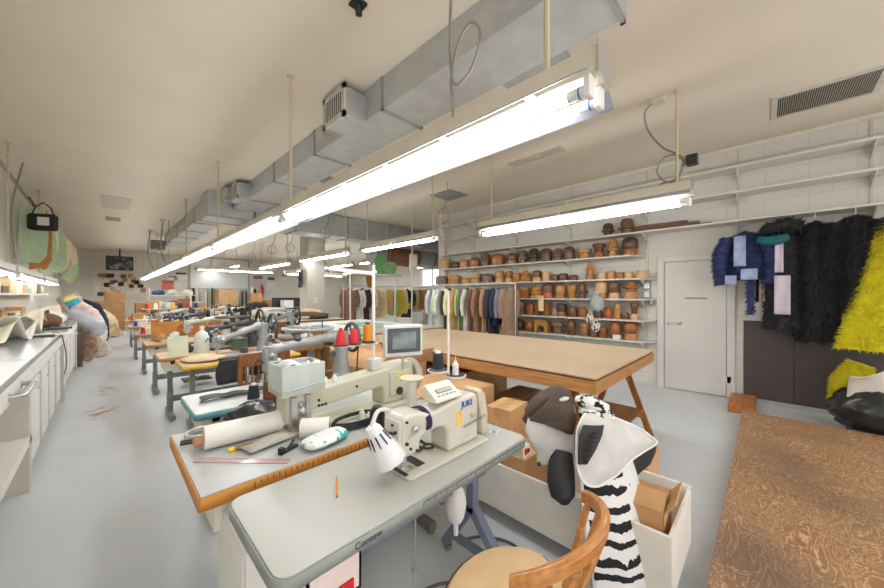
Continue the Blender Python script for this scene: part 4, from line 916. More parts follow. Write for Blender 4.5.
for k in range(4): m.tube([V((c.x*1.2, c.y*.6, .008+.009*k)) for i, c in enumerate(arc((0, 0, 0), .145-.008*k, 0, 2*PI*23/24, 23, 'xy'))], .006, 8, True)
m.tube(smooth_pts([(-.18, 0, .03), (-.25, -.06, .02), (-.33, -.05, .012)]), .008)
m.build('cable', BLACK, t); t.location = (1.02, 1.68, .762)
t = thing('black_plastic_lump', 'crumpled black plastic bag left of the long machine head', 'bag', (.6, 2.1, .76), 0)
m = MB(); m.ball((0, 0, .06), (.14, .1, .065), 16, 9, .3, random.Random(6)); m.tube(smooth_pts([(-.1, -.05, .03), (-.2, -.08, .012), (-.34, -.04, .01)]), .012)
m.build('bag', mat('black_bin_film2', L(52, 54, 56), .25, var=.35, bump=.8, bs=14), t)
t = thing('grey_felt_scrap', 'beige grey felt scrap folded over a yellow-tipped marker on the second table', 'cloth', (.56, 1.75, .76), .2)
MB().grid(lambda u, v: V((-.1+.24*u, -.04+.1*v, .012+.03*math.sin(PI*u)*math.sin(PI*min(1, v*1.1)))), 10, 8).build('cloth', cloth(186, 182, 172, .08), t, solid=.006)
t = thing('marker', 'brown marker with yellow tip beside the felt scrap', 'marker', (.43, 1.8, .7705), -.1)
MB().tube([(0, 0, 0), (.09, 0, 0)], .01, 10).build('barrel', pal(150, 110, 70), t); MB().tube([(-.025, 0, 0), (0, 0, 0)], .0105, 10).build('yellow_cap', pal(230, 206, 30), t)
t = thing('clamp_tool', 'small dark metal clamp lying between the felt scrap and the wipes packet', 'tool', (.61, 1.62, .76), .4)
MB().box(-.05, -.012, 0, .05, .012, .012).box(-.05, -.012, 0, -.03, .012, .03).tube([(.0, 0, .012), (.06, .03, .02)], .006).build('clamp', DARK, t)
t = thing('clear_tape_ring', 'ring of clear tape lying at the left end of the second table', 'tape', (.36, 2.14, .761))
MB().lathe([(.06, 0), (.075, 0), (.075, .018), (.06, .018), (.06, 0)], n=24).build('ring', mat('tape_clear', L(206, 204, 196), .2, alpha=.7), t)
m = MB()
# ================================================================ wooden chair at the near edge
def windsor(label, loc, rz, fancy=True):
    t = thing('wooden_chair', label, 'chair', loc, rz)
    seat = [(.24*math.cos(a)*(1.0 if math.sin(a) < 0 else 1.05), .21*math.sin(a)) for a in [2*PI*i/28 for i in range(28)]]
    MB().prism(seat, .425, .455, 'z').build('seat', OAK, t, bev=.008)
    MB().loft([[V((a*k, b*k, z)) for a, b in seat] for z, k in ((.455, .97), (.47, .98), (.485, .92), (.49, .7), (.492, .3))]).build('seat_pad', cloth(222, 190, 146, .06), t)
    MB().tube([(a*.985, b*.985, .462) for a, b in seat], .008, 8, True).build('piping', pal(84, 38, 30), t)
    for sx in (-1, 1):
        for sy in (-1, 1):
            MB().tube([(sx*.14, sy*.13, .43), (sx*.17, sy*.165, .22), (sx*.19, sy*.19, 0)], [.016, .02, .014], 10).build('leg', OAK, t)
    MB().tube([(-.17, -.165, .2), (-.17, .165, .2)], .01).tube([(.17, -.165, .2), (.17, .165, .2)], .01).tube([(-.17, 0, .2), (.17, 0, .2)], .01).build('stretcher', OAK, t)
    # bent back rail, slats behind the sitter (local -Y)
    def rail(a, z): return V((.29*math.sin(a), -.02-.27*math.cos(a), z))
    A = [-1.05+2.1*i/16 for i in range(17)]
    rings = []
    for a in A:
        z = .82 - .05*abs(a/1.05)**2; c = rail(a, z); n = V((math.sin(a), -math.cos(a), 0))
        rings.append([c+n*u+V((0, 0, v)) for u, v in ((-.011, -.022), (.011, -.02), (.015, .018), (.005, .026), (-.011, .02))])
    MB().loft(rings).build('top_rail', OAK, t, bev=.003)
    for a in (-.98, -.7, -.42, -.14, .14, .42, .7, .98):
        p1 = rail(a, .79 - .05*abs(a/1.05)**2); p0 = V((.17*math.sin(a*.95), -.02-.16*math.cos(a*.9), .45))
        MB().bar(p0, p1, .026, .011, up=(math.sin(a), -math.cos(a), 0)).build('back_slat', OAK, t, bev=.003)
    return t
windsor('varnished bent-back wooden chair with beige padded seat at the nearest table', (.96, .62, 0), .02)

# ================================================================ crate, cartons and the zebra costume
t = thing('crate', 'long white open wooden crate on the floor full of cartons', 'crate', (1.79, .3, 0))
CR = mat('crate_white', L(224, 218, 208), .6, var=.04)
LX, LY = .54, 1.3
MB().box(0, 0, .1, .018, LY, .40).build('side_panel', CR, t, bev=.003); MB().box(LX-.018, 0, .1, LX, LY, .42).build('side_panel', CR, t, bev=.003)
MB().box(.018, 0, .1, LX-.018, .018, .40).build('end_panel', CR, t, bev=.003); MB().box(.018, LY-.018, .1, LX-.018, LY, .40).build('end_panel', CR, t, bev=.003)
MB().box(.018, .018, .1, LX-.018, LY-.018, .115).build('bottom', CR, t)
for x in (.03, LX-.07):
    for y in (.03, LY-.07): MB().box(x, y, 0, x+.04, y+.04, .1).build('leg', CR, t)
def carton(label, x, y, z, dx, dy, dz, rz=0, m=CARD, group='cardboard cartons', flaps=False, tape=True, name='cardboard_box', seed=0):
    t = thing(name, label, 'box', (x, y, z), rz, group)
    if flaps:
        b = MB(); th = .006
        b.box(-dx/2, -dy/2, 0, dx/2, dy/2, th).box(-dx/2, -dy/2, 0, -dx/2+th, dy/2, dz).box(dx/2-th, -dy/2, 0, dx/2, dy/2, dz).box(-dx/2, -dy/2, 0, dx/2, -dy/2+th, dz).box(-dx/2, dy/2-th, 0, dx/2, dy/2, dz)
        b.build('body', m, t, smooth=False)
        fl = dx*.48
        for s, a in ((-1, .35), (1, .12)):
            T = TR(s*(dx/2-th/2), 0, dz) @ RY(s*-(-a))
            MB().box(-fl if s > 0 else 0, -dy/2+.002, 0, 0 if s > 0 else fl, dy/2-.002, th, TR(s*(dx/2-th/2), 0, dz) @ RY((-a if s < 0 else a))).build('flap', m, t, smooth=False)
        for s, a in ((-1, -2.6), (1, 2.6)):
            MB().box(-dx/2+.002, 0 if s < 0 else -dy*.3, 0, dx/2-.002, dy*.3 if s < 0 else 0, th, TR(0, s*(dy/2-th/2), dz+.001) @ RX(-2.2 if s > 0 else 2.2)).build('flap', m, t, smooth=False)
    else:
        MB().box(-dx/2, -dy/2, 0, dx/2, dy/2, dz).build('body', m, t, bev=.004)
        MB().box(-dx/2-.001, -.002, dz*.6, dx/2+.001, .002, dz+.0012).build('flap_seam', mat('seam_shadow', L(140, 104, 66), .8), t)
    if tape: MB().box(-dx*.5-.0015, -.03, dz*.7, -dx*.5+.0, .03, dz).box(-dx/2, -.03, dz, dx/2, .03, dz+.0016).build('tape', TAPE, t) if not flaps else None
    return t
carton('small open tan carton standing at the near end of the white crate', 1.98, .48, .1155, .26, .26, .34, .06, flaps=True)
carton('tan carton on the floor against the right side of the white crate', 2.51, .69, 0, .28, .34, .48, -.02, CARD2)
carton('wide flat carton in the far end of the white crate beside the table leg', 2.05, 1.31, .1155, .46, .5, .36, .0)
carton('small carton standing on the wide flat one behind the brown fur', 2.14, 1.4, .4765, .28, .2, .2, .1, CARD2)
carton('large carton with taped lid right behind the nearest sewing table', 2.0, 2.0, 0, .68, .68, .73, .05, CARD2)
carton('big carton with raised flap behind the operator panel post', 2.02, 2.86, 0, .66, .66, .8, .1, CARD2, flaps=True)
carton('big brown carton in the shade under the right-hand cutting table', 3.3, 2.9, 0, .9, .9, .62, .05)
carton('long carton under the middle of the right-hand cutting table', 3.2, 1.85, 0, .7, .6, .4, .02)
one('red_panel', 'red board edge behind the large cartons under the cutting table', 'board', MB().box(-.02, -.2, 0, .02, .2, .66), pal(176, 66, 40), (2.62, 3.0, 0), .0)

# zebra costume draped on the crate
def zebra_mat():
    m, nt, b = base_mat('zebra_print'); lk = nt.links.new
    tc = nd(nt, 'ShaderNodeTexCoord'); sp = nd(nt, 'ShaderNodeSeparateXYZ'); lk(tc.outputs['UV'], sp.inputs[0])
    nz = nd(nt, 'ShaderNodeTexNoise'); nz.inputs['Scale'].default_value = 5.5; nz.inputs['Detail'].default_value = 4; lk(tc.outputs['UV'], nz.inputs[0])
    def mth(op, a, b2):
        n = nd(nt, 'ShaderNodeMath', operation=op)
        for i, v in enumerate((a, b2)):
            if isinstance(v, (int, float)): n.inputs[i].default_value = v
            elif v is not None: lk(v, n.inputs[i])
        return n.outputs[0]
    u, v = sp.outputs[0], sp.outputs[1]; n = mth('SUBTRACT', nz.outputs[0], .5)
    ph = mth('ADD', mth('MULTIPLY', v, 76.0), mth('MULTIPLY', n, 5.0)); ph = mth('ADD', ph, mth('MULTIPLY', u, 3.0))
    st = mth('SINE', ph, None)
    # stripes run from the left edge to a ragged line past the middle
    lim = mth('ADD', .56, mth('MULTIPLY', n, .9)); lim = mth('ADD', lim, mth('MULTIPLY', st, .1))
    edge = mth('MULTIPLY', mth('LESS_THAN', u, lim), mth('GREATER_THAN', u, mth('ADD', .04, mth('MULTIPLY', n, .2))))
    on = mth('MULTIPLY', mth('GREATER_THAN', st, .1), edge)
    mx = nd(nt, 'ShaderNodeMix', data_type='RGBA'); lk(on, mx.inputs[0]); mx.inputs[6].default_value = (*L(226, 224, 222), 1); mx.inputs[7].default_value = (*L(30, 30, 32), 1)
    lk(mx.outputs[2], b.inputs['Base Color']); b.inputs['Roughness'].default_value = .95
    n2 = nd(nt, 'ShaderNodeTexNoise'); n2.inputs['Scale'].default_value = 160; lk(tc.outputs['Object'], n2.inputs[0])
    bp = nd(nt, 'ShaderNodeBump'); bp.inputs['Strength'].default_value = .3; bp.inputs['Distance'].default_value = .01; lk(n2.outputs[0], bp.inputs['Height']); lk(bp.outputs[0], b.inputs['Normal'])
    return m
ZEB = zebra_mat()
HIDE = cloth(204, 201, 197, .08); LINING = cloth(52, 52, 54, .12); BROWNF = cloth(88, 74, 64, .14)
ZB = V((1.72, .52, 0))
t = thing('zebra_costume', 'zebra print costume with black stripes draped over the white crate to the floor', 'costume', ZB)
def px_sheet(cols, nu=14, nv=24, bulge=None):
    """rows of (left point, right point, depth bulge) swept into a draped sheet"""
    def fn(u, v):
        k = v*(len(cols)-1); i = min(int(k), len(cols)-2); f = k-i; f = f*f*(3-2*f)*.5 + f*.5
        a = cols[i][0].lerp(cols[i+1][0], f); b = cols[i][1].lerp(cols[i+1][1], f); g = cols[i][2]*(1-f)+cols[i+1][2]*f
        p = a.lerp(b, u); n = V((-.72, -.69, 0))
        return p + n*g*math.sin(PI*u) - ZB
    return MB().grid(fn, nu, nv)
def row(y, x0, x1, d0, d1, g): return (PD(x0, y, d0), PD(x1, y, d1), g)
panel = [row(428, 580, 622, 1.80, 1.86, .05), row(450, 577, 628, 1.74, 1.84, .06), row(475, 580, 636, 1.68, 1.78, .06), row(505, 582, 644, 1.62, 1.71, .06), row(535, 585, 652, 1.58, 1.67, .05), row(565, 590, 657, 1.55, 1.64, .05), row(590, 593, 660, 1.54, 1.62, .04), row(606, 596, 660, 1.54, 1.61, .03)]
px_sheet(panel, 16, 40).build('striped_panel', ZEB, t, solid=.016)
# head bundle on top of the crate: rolled zebra cloth
HB = cloth(222, 219, 214, .04)
STR = mat('zebra_small', L(228, 226, 222), .95, c2=L(30, 30, 32), vs=15, st=(1, 1, 2.2), sharp=(.5, .53), bump=.2, bs=200)
m = MB(); c = PD(594, 414, 1.86)-ZB
m.ball(tuple(c), (.085, .085, .075), 20, 12, .07, random.Random(12)); m.ball(tuple(PD(603, 424, 1.84)-ZB), (.09, .08, .06), 18, 10, .06, random.Random(2))
m.tube([PD(577, 400, 1.9)-ZB, PD(588, 402, 1.85)-ZB, PD(603, 410, 1.82)-ZB, PD(614, 426, 1.82)-ZB], [.025, .045, .045, .025], 12)
m.build('rolled_hood', STR, t)
# wide lapel: pale skin turned out, grey lining on the right, pointed flap below
lap = [row(413, 584, 603, 1.78, 1.82, .01), row(420, 580, 621, 1.74, 1.83, .03), row(428, 577, 639, 1.71, 1.84, .04), row(436, 576, 650, 1.69, 1.84, .045), row(442, 576, 656, 1.67, 1.84, .045), row(450, 576, 644, 1.65, 1.79, .04), row(458, 576, 632, 1.63, 1.74, .03), row(466, 577, 624, 1.62, 1.71, .03), row(474, 579, 616, 1.61, 1.68, .02), row(481, 583, 605, 1.60, 1.65, .01), row(485, 589, 598, 1.60, 1.62, .0)]
px_sheet(lap, 14, 40).build('turned_lapel', HIDE, t, solid=.008)
hm = [b for a, b, g in lap] + [a for a, b, g in lap[::-1]]
MB().tube(smooth_pts([p+V((-.006, -.006, 0))-ZB for p in hm], 3), .006, 6).build('hem', cloth(232, 230, 226, .03), t)
lin = [row(443, 632, 656, 1.78, 1.88, .0), row(452, 625, 655, 1.78, 1.86, -.02), row(464, 620, 650, 1.78, 1.84, -.02), row(474, 622, 638, 1.78, 1.82, -.01), row(481, 624, 630, 1.78, 1.8, 0)]
px_sheet(lin, 8, 14).build('dark_lining', LINING, t, solid=.012)
dk = [row(422, 580, 600, 1.72, 1.77, .01), row(432, 576, 598, 1.67, 1.72, .02), row(445, 575, 592, 1.63, 1.67, .02), row(460, 575, 583, 1.61, 1.63, .0)]
px_sheet([(a+V((-.03, -.028, 0)), b+V((-.03, -.028, 0)), g) for a, b, g in dk], 6, 10).build('black_patch', LINING, t, solid=.008)
m = MB()
for k in range(7):
    a = PD(588-.6*k, 436+4.4*k, 1.575-.004*k)-ZB; b = PD(598-1.4*k, 433+4.4*k, 1.58-.004*k)-ZB
    m.tube([a, (a+b)/2+V((0, 0, .004)), b], [.006, .008, .003], 6)
m.build('stitched_bar', cloth(34, 34, 36), t)
# left half: brown fur mitten head over a white skin with a black hanging sleeve
ZB2 = ZB; ZB = V((1.62, .86, 0))
t = thing('brown_fur_hood', 'brown suede fur hood with white underside and a black hanging sleeve on the crate', 'costume', ZB)
m = MB()
m.tube(smooth_pts([PD(527, 421, 1.9)-ZB, PD(534, 410, 1.87)-ZB, PD(546, 399, 1.85)-ZB, PD(560, 396, 1.86)-ZB, PD(569, 402, 1.9)-ZB], 4), [.03]*3+[.045]*2+[.05]*5+[.055]*4+[.035]*3, 14)
m.build('hood_roll', BROWNF, t)
fold = [row(396, 552, 568, 1.78, 1.84, .01), row(406, 543, 573, 1.77, 1.84, .02), row(414, 535, 574, 1.78, 1.83, .02), row(420, 530, 575, 1.80, 1.82, .02), row(424, 545, 574, 1.79, 1.815, .015), row(429, 560, 573, 1.79, 1.81, .01), row(434, 569, 572, 1.80, 1.81, .0)]
px_sheet(fold, 12, 24).build('hood_fold', BROWNF, t, solid=.014)
MB().ball(tuple(PD(562, 398, 1.82)-ZB), (.05, .035, .014), 12, 8).build('white_tip', HIDE, t)
skin = [row(418, 528, 566, 1.86, 1.84, .02), row(430, 525, 573, 1.84, 1.82, .02), row(442, 530, 575, 1.82, 1.8, .025), row(452, 536, 576, 1.82, 1.78, .02), row(458, 537, 575, 1.82, 1.78, .015), row(464, 537, 552, 1.82, 1.8, .01)]
px_sheet(skin, 14, 14).build('white_skin', HIDE, t, solid=.012)
m = MB(); P = [PD(562, 452, 1.80)-ZB, PD(561, 468, 1.76)-ZB, PD(561, 484, 1.73)-ZB, PD(563, 496, 1.71)-ZB, PD(565, 504, 1.70)-ZB]
m.tube(P, [.055, .068, .07, .06, .02], 18); m.build('black_sleeve', mat('black_suede', L(44, 44, 46), .7, var=.2, vs=5), t)
MB().ball(tuple(PD(539, 464, 1.79)-ZB), .012, 8, 6).build('snap', BLACK, t)

# ================================================================ cutting tables on sawhorses
def sawhorse(label, x0, x1, y, h, group='sawhorses', shelf=True):
    t = thing('sawhorse', label, 'sawhorse', ((x0+x1)/2, y, 0), 0, group); w = (x1-x0)/2
    MB().box(-w, -.045, h-.09, w, .045, h).build('top_beam', PINE, t, bev=.004)
    for s in (-1, 1):
        for q in (-1, 1):
            MB().bar((s*(w-.06), q*.05, h-.03), (s*(w-.02), q*.3, 0), .06, .035, up=(1, 0, 0)).build('leg', PINEZ, t, bev=.003)
        MB().bar((s*(w-.035), -.24, .22), (s*(w-.035), .24, .22), .03, .08).build('cross_tie', PINEY, t, bev=.003)
    if shelf: MB().box(-w+.04, -.24, .262, w-.04, .24, .275).build('low_shelf', wood('shelf_ply', L(170, 118, 72), L(146, 96, 54)), t)
    return t
def cutting_table(label, x0, x1, y0, y1, top, z=.9, extra=None):
    t = thing('cutting_table', label, 'table', (x0, y0, 0), 0, 'cutting tables')
    lx, ly = x1-x0, y1-y0
    MB().box(0, 0, z-.012, lx, ly, z).build('tabletop', top, t, bev=.002)
    MB().box(.015, .015, z-.03, lx-.015, ly-.015, z-.0125).build('underlay', mat('underlay_brown', L(120, 84, 56), .7), t)
    for x in (0, lx-.04): MB().box(x, 0, z-.125, x+.04, ly, z-.03).build('side_rail', PINEY, t, bev=.003)
    for y in (0, ly-.04, ly*.5): MB().box(.04, y, z-.125, lx-.04, y+.04, z-.03).build('end_rail', PINE, t, bev=.003)
    return t
KRAFT = mat('kraft_top', L(190, 168, 138), .7, c2=L(184, 160, 130), vs=1.5)
cutting_table('large cutting table with bare brown board top at the hat shelves', 2.47, 4.2, .87, 4.2, KRAFT)
sawhorse('wooden sawhorse under the near end of the bare brown cutting table', 2.62, 4.08, 1.17, .775)
sawhorse('wooden sawhorse under the far end of the bare brown cutting table', 2.62, 4.08, 3.8, .775)
T2 = cutting_table('cutting table with white and teal mats behind the bare brown one', 2.6, 4.5, 4.35, 7.1, KRAFT)
MB().box(.02, .9, .9, 1.75, 2.73, .904).build('cutting_mat', mat('mat_white', L(222, 224, 220), .5, var=.02), T2)
MB().box(.75, .7, .9041, 1.5, 2.0, .907).build('cutting_mat', mat('mat_teal', L(110, 166, 152), .5), T2)
for k, (x, y) in enumerate([(2.7, 4.5), (4.36, 4.5), (2.7, 6.9), (4.36, 6.9)]):
    MB().box(x-2.6-.05, y-4.35-.05, 0, x-2.6+.05, y-4.35+.05, .75).build('leg', PINEZ, T2, bev=.004)
MB().bar((.1, .2, .62), (.1, .85, .05), .09, .04).bar((.1, 2.5, .62), (.1, 1.9, .05), .09, .04).build('diagonal_brace', PINEY, T2)
carton('upper tan carton of two stacked under the white-and-teal cutting table', 2.9, 5.5, .34, .5, .6, .28, 0, CARD)
carton('lower tan carton of two stacked under the white-and-teal cutting table', 2.92, 5.52, 0, .55, .62, .335, .05, CARD)
T3 = cutting_table('far cutting table heaped with pale and dark hides', 2.6, 4.3, 7.7, 10.6, KRAFT)
for x, y in ((.08, .15), (1.62, .15), (.08, 2.75), (1.62, 2.75)): MB().box(x-.05, y-.05, 0, x+.05, y+.05, .75).build('leg', PINEZ, T3, bev=.004)
def heap(name, label, cat, loc, r, m, seed=1, j=.16, n=20, rz=0, group=None, mm=10):
    mb = MB(); mb.ball((0, 0, r[2]*.62), r, n, mm, j, random.Random(seed))
    mb.v = [(x, y, max(0.001, z)) for x, y, z in mb.v]
    return one(name, label, cat, mb, m, loc, rz, group, ang=60)
heap('hide_pile', 'pale fleece hides heaped on the far cutting table, left', 'hide', (3.2, 9.7, .9), (.5, .7, .16), cloth(214, 204, 190, .1), 1)
heap('hide_pile', 'dark brown hides spread on the right of the far cutting table', 'hide', (3.7, 8.5, .9), (.5, .6, .1), cloth(84, 62, 50, .3), 2)
heap('hide_pile', 'tan hide lying over the dark hides on the far cutting table', 'hide', (3.95, 9.0, .93), (.35, .5, .12), cloth(196, 164, 130, .12), 3)
# ================================================================ the row of machine tables down the aisle
FRG = mat('frame_grey_green', L(128, 134, 130), .5)
GREYM = mat('machine_grey', L(160, 164, 164), .4, .2, var=.08)
DKM = mat('machine_dark', L(76, 78, 78), .45, .3)
TEAL = mat('edge_teal', L(84, 152, 156), .45)
YELE = mat('edge_yellow', L(222, 180, 40), .5)
WTOP = wood('worn_maple', L(214, 184, 140), L(196, 160, 112), (1.5, 10, 10), .5)
machine_table('sewing table with white top and teal edge behind the second table', .385, 1.6, 2.5, 3.05, TOPW, TEAL, FRG, drawer=True)
machine_table('sewing table with bright yellow edge strip along its pale wood top', .56, 1.75, 4.25, 4.8, WTOP, YELE, FRG, rad=.006, drawer=False)
machine_table('pale wood sewing table just beyond the yellow-edged one', .44, 1.7, 5.0, 5.55, WTOP, PINE, FRG, rad=.006)
machine_table('wooden sewing table carrying the orange back board, on grey legs', .42, 1.7, 6.5, 7.1, WTOP, PINE, FRG, rad=.006)
machine_table('sewing table with a grey-green top past the orange back board', .4, 1.7, 8.3, 8.9, mat('top_greygreen', L(150, 158, 146), .5), PINE, FRG, rad=.006)
machine_table('wooden work table on grey legs, second farthest along the aisle', .38, 1.7, 10.4, 11.0, WTOP, PINE, FRG, rad=.006)
machine_table('small work table at the far end of the aisle, piled with spools', .4, 1.8, 13.0, 13.7, WTOP, PINE, FRG, rad=.006)
def wheel(mb, c, r, w, spokes, ax='x', n=24, rr=.018):
    c = V(c)
    ring = [c + (V((0, r*math.cos(a), r*math.sin(a))) if ax == 'x' else V((r*math.cos(a), r*math.sin(a), 0)) if ax == 'z' else V((r*math.cos(a), 0, r*math.sin(a)))) for a in [2*PI*i/n for i in range(n)]]
    mb.tube(ring, rr, 8, True)
    for k in range(spokes):
        a = 2*PI*k/spokes
        d = V((0, r*math.cos(a), r*math.sin(a))) if ax == 'x' else V((r*math.cos(a), r*math.sin(a), 0)) if ax == 'z' else V((r*math.cos(a), 0, r*math.sin(a)))
        mb.bar(c, c+d, w, w)
    mb.ball(tuple(c), rr*2, 10, 6)
def old_machine(label, loc, ln=.6, m=GREYM, wm=DKM, rz=0, post=.3, wheel_r=.11, flat_wheel=False, slope=.05, group=None):
    t = thing('vintage_machine', label, 'sewing machine', loc, rz, group)
    MB().prism(rounded(-.02, -.1, ln+.05, .1, .03), 0, .03, 'z').build('base', m, t, bev=.005)
    MB().tube(smooth_pts([(0, 0, post*.93-slope), (.06, 0, post-slope), (ln*.5, 0, post-slope*.5), (ln*.85, 0, post), (ln, 0, post)]), [.045]*6+[.038]*6+[.042]*6+[.055]*6+[.06], 14).build('arm', m, t)
    MB().tube([(ln, 0, .02), (ln, 0, post*.5), (ln, 0, post+.04)], [.08, .06, .065], 16).build('column', m, t)
    MB().tube([(0, 0, .1), (0, 0, post*.93-slope+.05)], [.03, .05], 14).box(-.05, -.04, .13, .045, .04, post-slope+.01).build('head', m, t, bev=.01)
    MB().tube([(0, 0, .13), (0, 0, .035)], .008).box(-.015, -.03, .032, .03, .03, .042).tube([(.03, -.045, .2), (.03, -.07, .2)], .014).build('needle_bar', STEEL, t)
    w = MB(); wheel(w, (ln+.11, 0, post-.02), wheel_r, .014, 5)
    w.tube([(ln, 0, post-.02), (ln+.13, 0, post-.02)], .014); w.build('handwheel', wm, t)
    if flat_wheel:
        w = MB(); wheel(w, (ln*.52, .02, post+.09), .2, .016, 6, 'z', rr=.013); w.tube([(ln*.52, .02, post-.02), (ln*.52, .02, post+.1)], .014); w.build('spoked_guard_wheel', m, t)
    for x, z in ((.0, post*.72), (.05, post*.6)): MB().lathe([(.001, 0), (.022, 0), (.024, .008), (.01, .02), (.004, .035), (.001, .035)], (x, -.04, z), 12, RX(PI/2)).build('tension_dial', STEEL, t)
    MB().tube(smooth_pts([(-.02, -.02, post*.9-slope+.05), (-.05, -.05, post*.9-slope+.12), (-.01, -.05, post*.9-slope+.16), (.05, -.03, post-slope+.04)]), .005, 6).build('take_up_lever', STEEL, t)
    MB().tube([(-.045, .0, .2), (-.09, -.02, .24), (-.12, -.02, .2)], .007, 6).build('lifter_lever', DARK, t)
    MB().lathe([(.001, 0), (.03, 0), (.03, .03), (.001, .03)], (ln*.8, -.05, post*.6), 14, RX(PI/2)).build('stitch_dial', wm, t)
    MB().box(ln*.5, -.05, .03, ln*.62, .05, .09).build('stitch_plate', wm, t)
    MB().lathe([(.006, 0), (.03, 0), (.034, .03), (.02, .05), (.006, .06)], (ln*.35, .0, post-slope*.3), 12).build('bobbin_winder', wm, t)
    MB().tube([(ln+.11, wheel_r*.95, post-.02), (ln+.11, wheel_r*.7, -.02)], .007, 6).tube([(ln+.11, -wheel_r*.95, post-.02), (ln+.11, -wheel_r*.6, -.02)], .007, 6).build('drive_belt', BLACK, t)
    MB().tube([(ln*.7, 0, post), (ln*.7, .0, post+.16)], .005).lathe([(.005, post+.06), (.028, post+.06), (.028, post+.068), (.005, post+.068)], (ln*.7, 0, 0)).build('spool_pin', DARK, t)
    return t
old_machine('old grey cylinder-arm machine with flat spoked wheel on the teal-edged table', (.92, 2.82, .76), .62, GREYM, DKM, post=.36, wheel_r=.13, flat_wheel=True)
old_machine('old dark iron machine with tall handwheel on the yellow-edged table', (.92, 4.6, .76), .5, GREYM, DKM, post=.34, wheel_r=.17, slope=.12)
old_machine('old iron machine with black spoked wheel on the pale wood table', (1.0, 5.35, .76), .5, DKM, BLACK, post=.34, wheel_r=.2, flat_wheel=True)
old_machine('pale grey long-arm machine on the table with the orange back board', (.95, 6.85, .76), .55, mat('machine_pale', L(196, 196, 188), .4), DKM, post=.34)
old_machine('small dark machine on the grey-green topped table', (.95, 8.6, .76), .5, DKM, BLACK, post=.33)
old_machine('small grey machine on the second farthest work table', (.95, 10.7, .76), .5, GREYM, DKM, post=.33)
one('back_board', 'orange-brown wooden back board standing on the row tables', 'board', MB().box(0, 0, 0, 1.15, .03, .3), wood('orange_board', L(206, 140, 66), L(184, 116, 46), (1.5, 12, 12)), (.52, 7.045, .7605), bev=.004)
# slatted wooden chairs between the tables
def slat_chair(label, loc, rz, m=DWOOD):
    t = thing('wooden_chair', label, 'chair', loc, rz)
    MB().box(-.24, -.22, .42, .24, .22, .455).build('seat', PINE if m is not DWOOD else wood('seat_wood', L(170, 112, 62), L(140, 86, 44)), t, bev=.008)
    for sx in (-1, 1):
        MB().box(sx*.22-.02, -.21, 0, sx*.22+.02, -.17, .42).build('leg', m, t, bev=.003)
        MB().bar((sx*.22, .2, 0), (sx*.22, .25, .92), .045, .04).build('rear_post', m, t, bev=.003)
        MB().box(sx*.22-.012, -.17, .18, sx*.22+.012, .19, .21).build('stretcher', m, t)
    MB().bar((-.24, .25, .86), (.24, .25, .86), .03, .13).build('top_rail', m, t, bev=.004)
    MB().bar((-.22, .23, .54), (.22, .23, .54), .025, .06).build('lower_rail', m, t, bev=.003)
    for k in range(7): MB().bar((-.17+k*.057, .232, .56), (-.17+k*.057, .248, .81), .022, .012).build('back_slat', m, t)
    return t
slat_chair('dark slatted wooden chair pushed under the teal-edged table, nearest of the two', (.98, 2.63, 0), PI+.0)
slat_chair('brown slatted wooden chair facing the yellow-edged table', (1.14, 3.88, 0), 0+PI, wood('chair_brown', L(160, 104, 56), L(124, 76, 38), (14, 14, 2)))
# loose things on the row tables
thread_cone('black thread cone standing on the teal-edged white table', V((.74, 2.6, .76)), mat('thread_black', L(42, 48, 52), .8, bump=.3, bs=300), .04, .03, .1)
m = MB(); m.grid(lambda u, v: V((.42*u, -.06+.11*v*(1-.5*u)+.03*math.sin(3*u), .012+.02*math.sin(6*u+2)*math.sin(PI*v)+.012*abs(math.sin(9*u)))), 16, 8)
one('dark_scissor_cloth', 'dark grey cloth scrap lying on the teal-edged white table', 'cloth', m, cloth(86, 84, 82), (.46, 2.8, .762), -.1, solid=.008)
one('wood_strip', 'orange wooden strip lying on the right of the teal-edged table', 'timber', MB().box(-.3, -.03, 0, .3, .03, .03), PINE, (1.25, 2.58, .7605), .06, bev=.003)
one('dark_cloth', 'charcoal cloth hanging over the yellow edge of the yellow-edged table', 'cloth', MB().grid(lambda u, v: V((-.14+.28*u+.03*math.sin(6*v), (.2-.4*v if v < .5 else -.012-.02*math.sin(PI*u*3)*(v-.5)), (.012+.02*math.sin(9*u)*math.sin(5*v)**2 if v < .5 else .012-.5*(v-.5)))), 12, 16), cloth(52, 54, 54), (1.0, 4.24, .762), solid=.006)
heap('grey_bag', 'crumpled pale plastic on the yellow-edged table beside the iron machine', 'plastic', (1.3, 4.36, .76), (.2, .08, .035), cloth(214, 214, 210, .06), 6)
t = thing('spray_bottle', 'white plastic jug standing on the pale wood table', 'bottle', (.86, 5.12, .76))
MB().lathe([(.001, 0), (.075, 0), (.08, .02), (.08, .2), (.06, .26), (.02, .29), (.02, .31), (.001, .31)], n=20).build('body', mat('jug_plastic', L(222, 222, 216), .35), t); MB().lathe([(.001, .31), (.026, .31), (.026, .345), (.001, .345)], n=14).build('cap', WHITE, t)
t = thing('paper_pad', 'pale green-white card leaning beside the white jug', 'card', (.62, 5.08, .762), 0)
MB().box(-.1, -.004, 0, .1, .004, .24, RX(-.15)).build('sheet', pal(214, 216, 190), t)
t = thing('tin_can', 'dark green round tin on the pale wood table', 'tin', (1.28, 5.12, .76))
MB().lathe([(.001, 0), (.1, 0), (.1, .13), (.001, .13)], n=20).build('body', pal(88, 108, 92, .4), t); MB().lathe([(.001, .13), (.103, .13), (.103, .15), (.001, .152)], n=20).build('lid', pal(70, 88, 76, .4), t)
heap('paper_heap', 'crumpled tan pattern papers on the yellow-edged table', 'paper', (.78, 4.55, .76), (.2, .2, .04), mat('pattern_tan', L(216, 196, 160), .8), 9, .2)
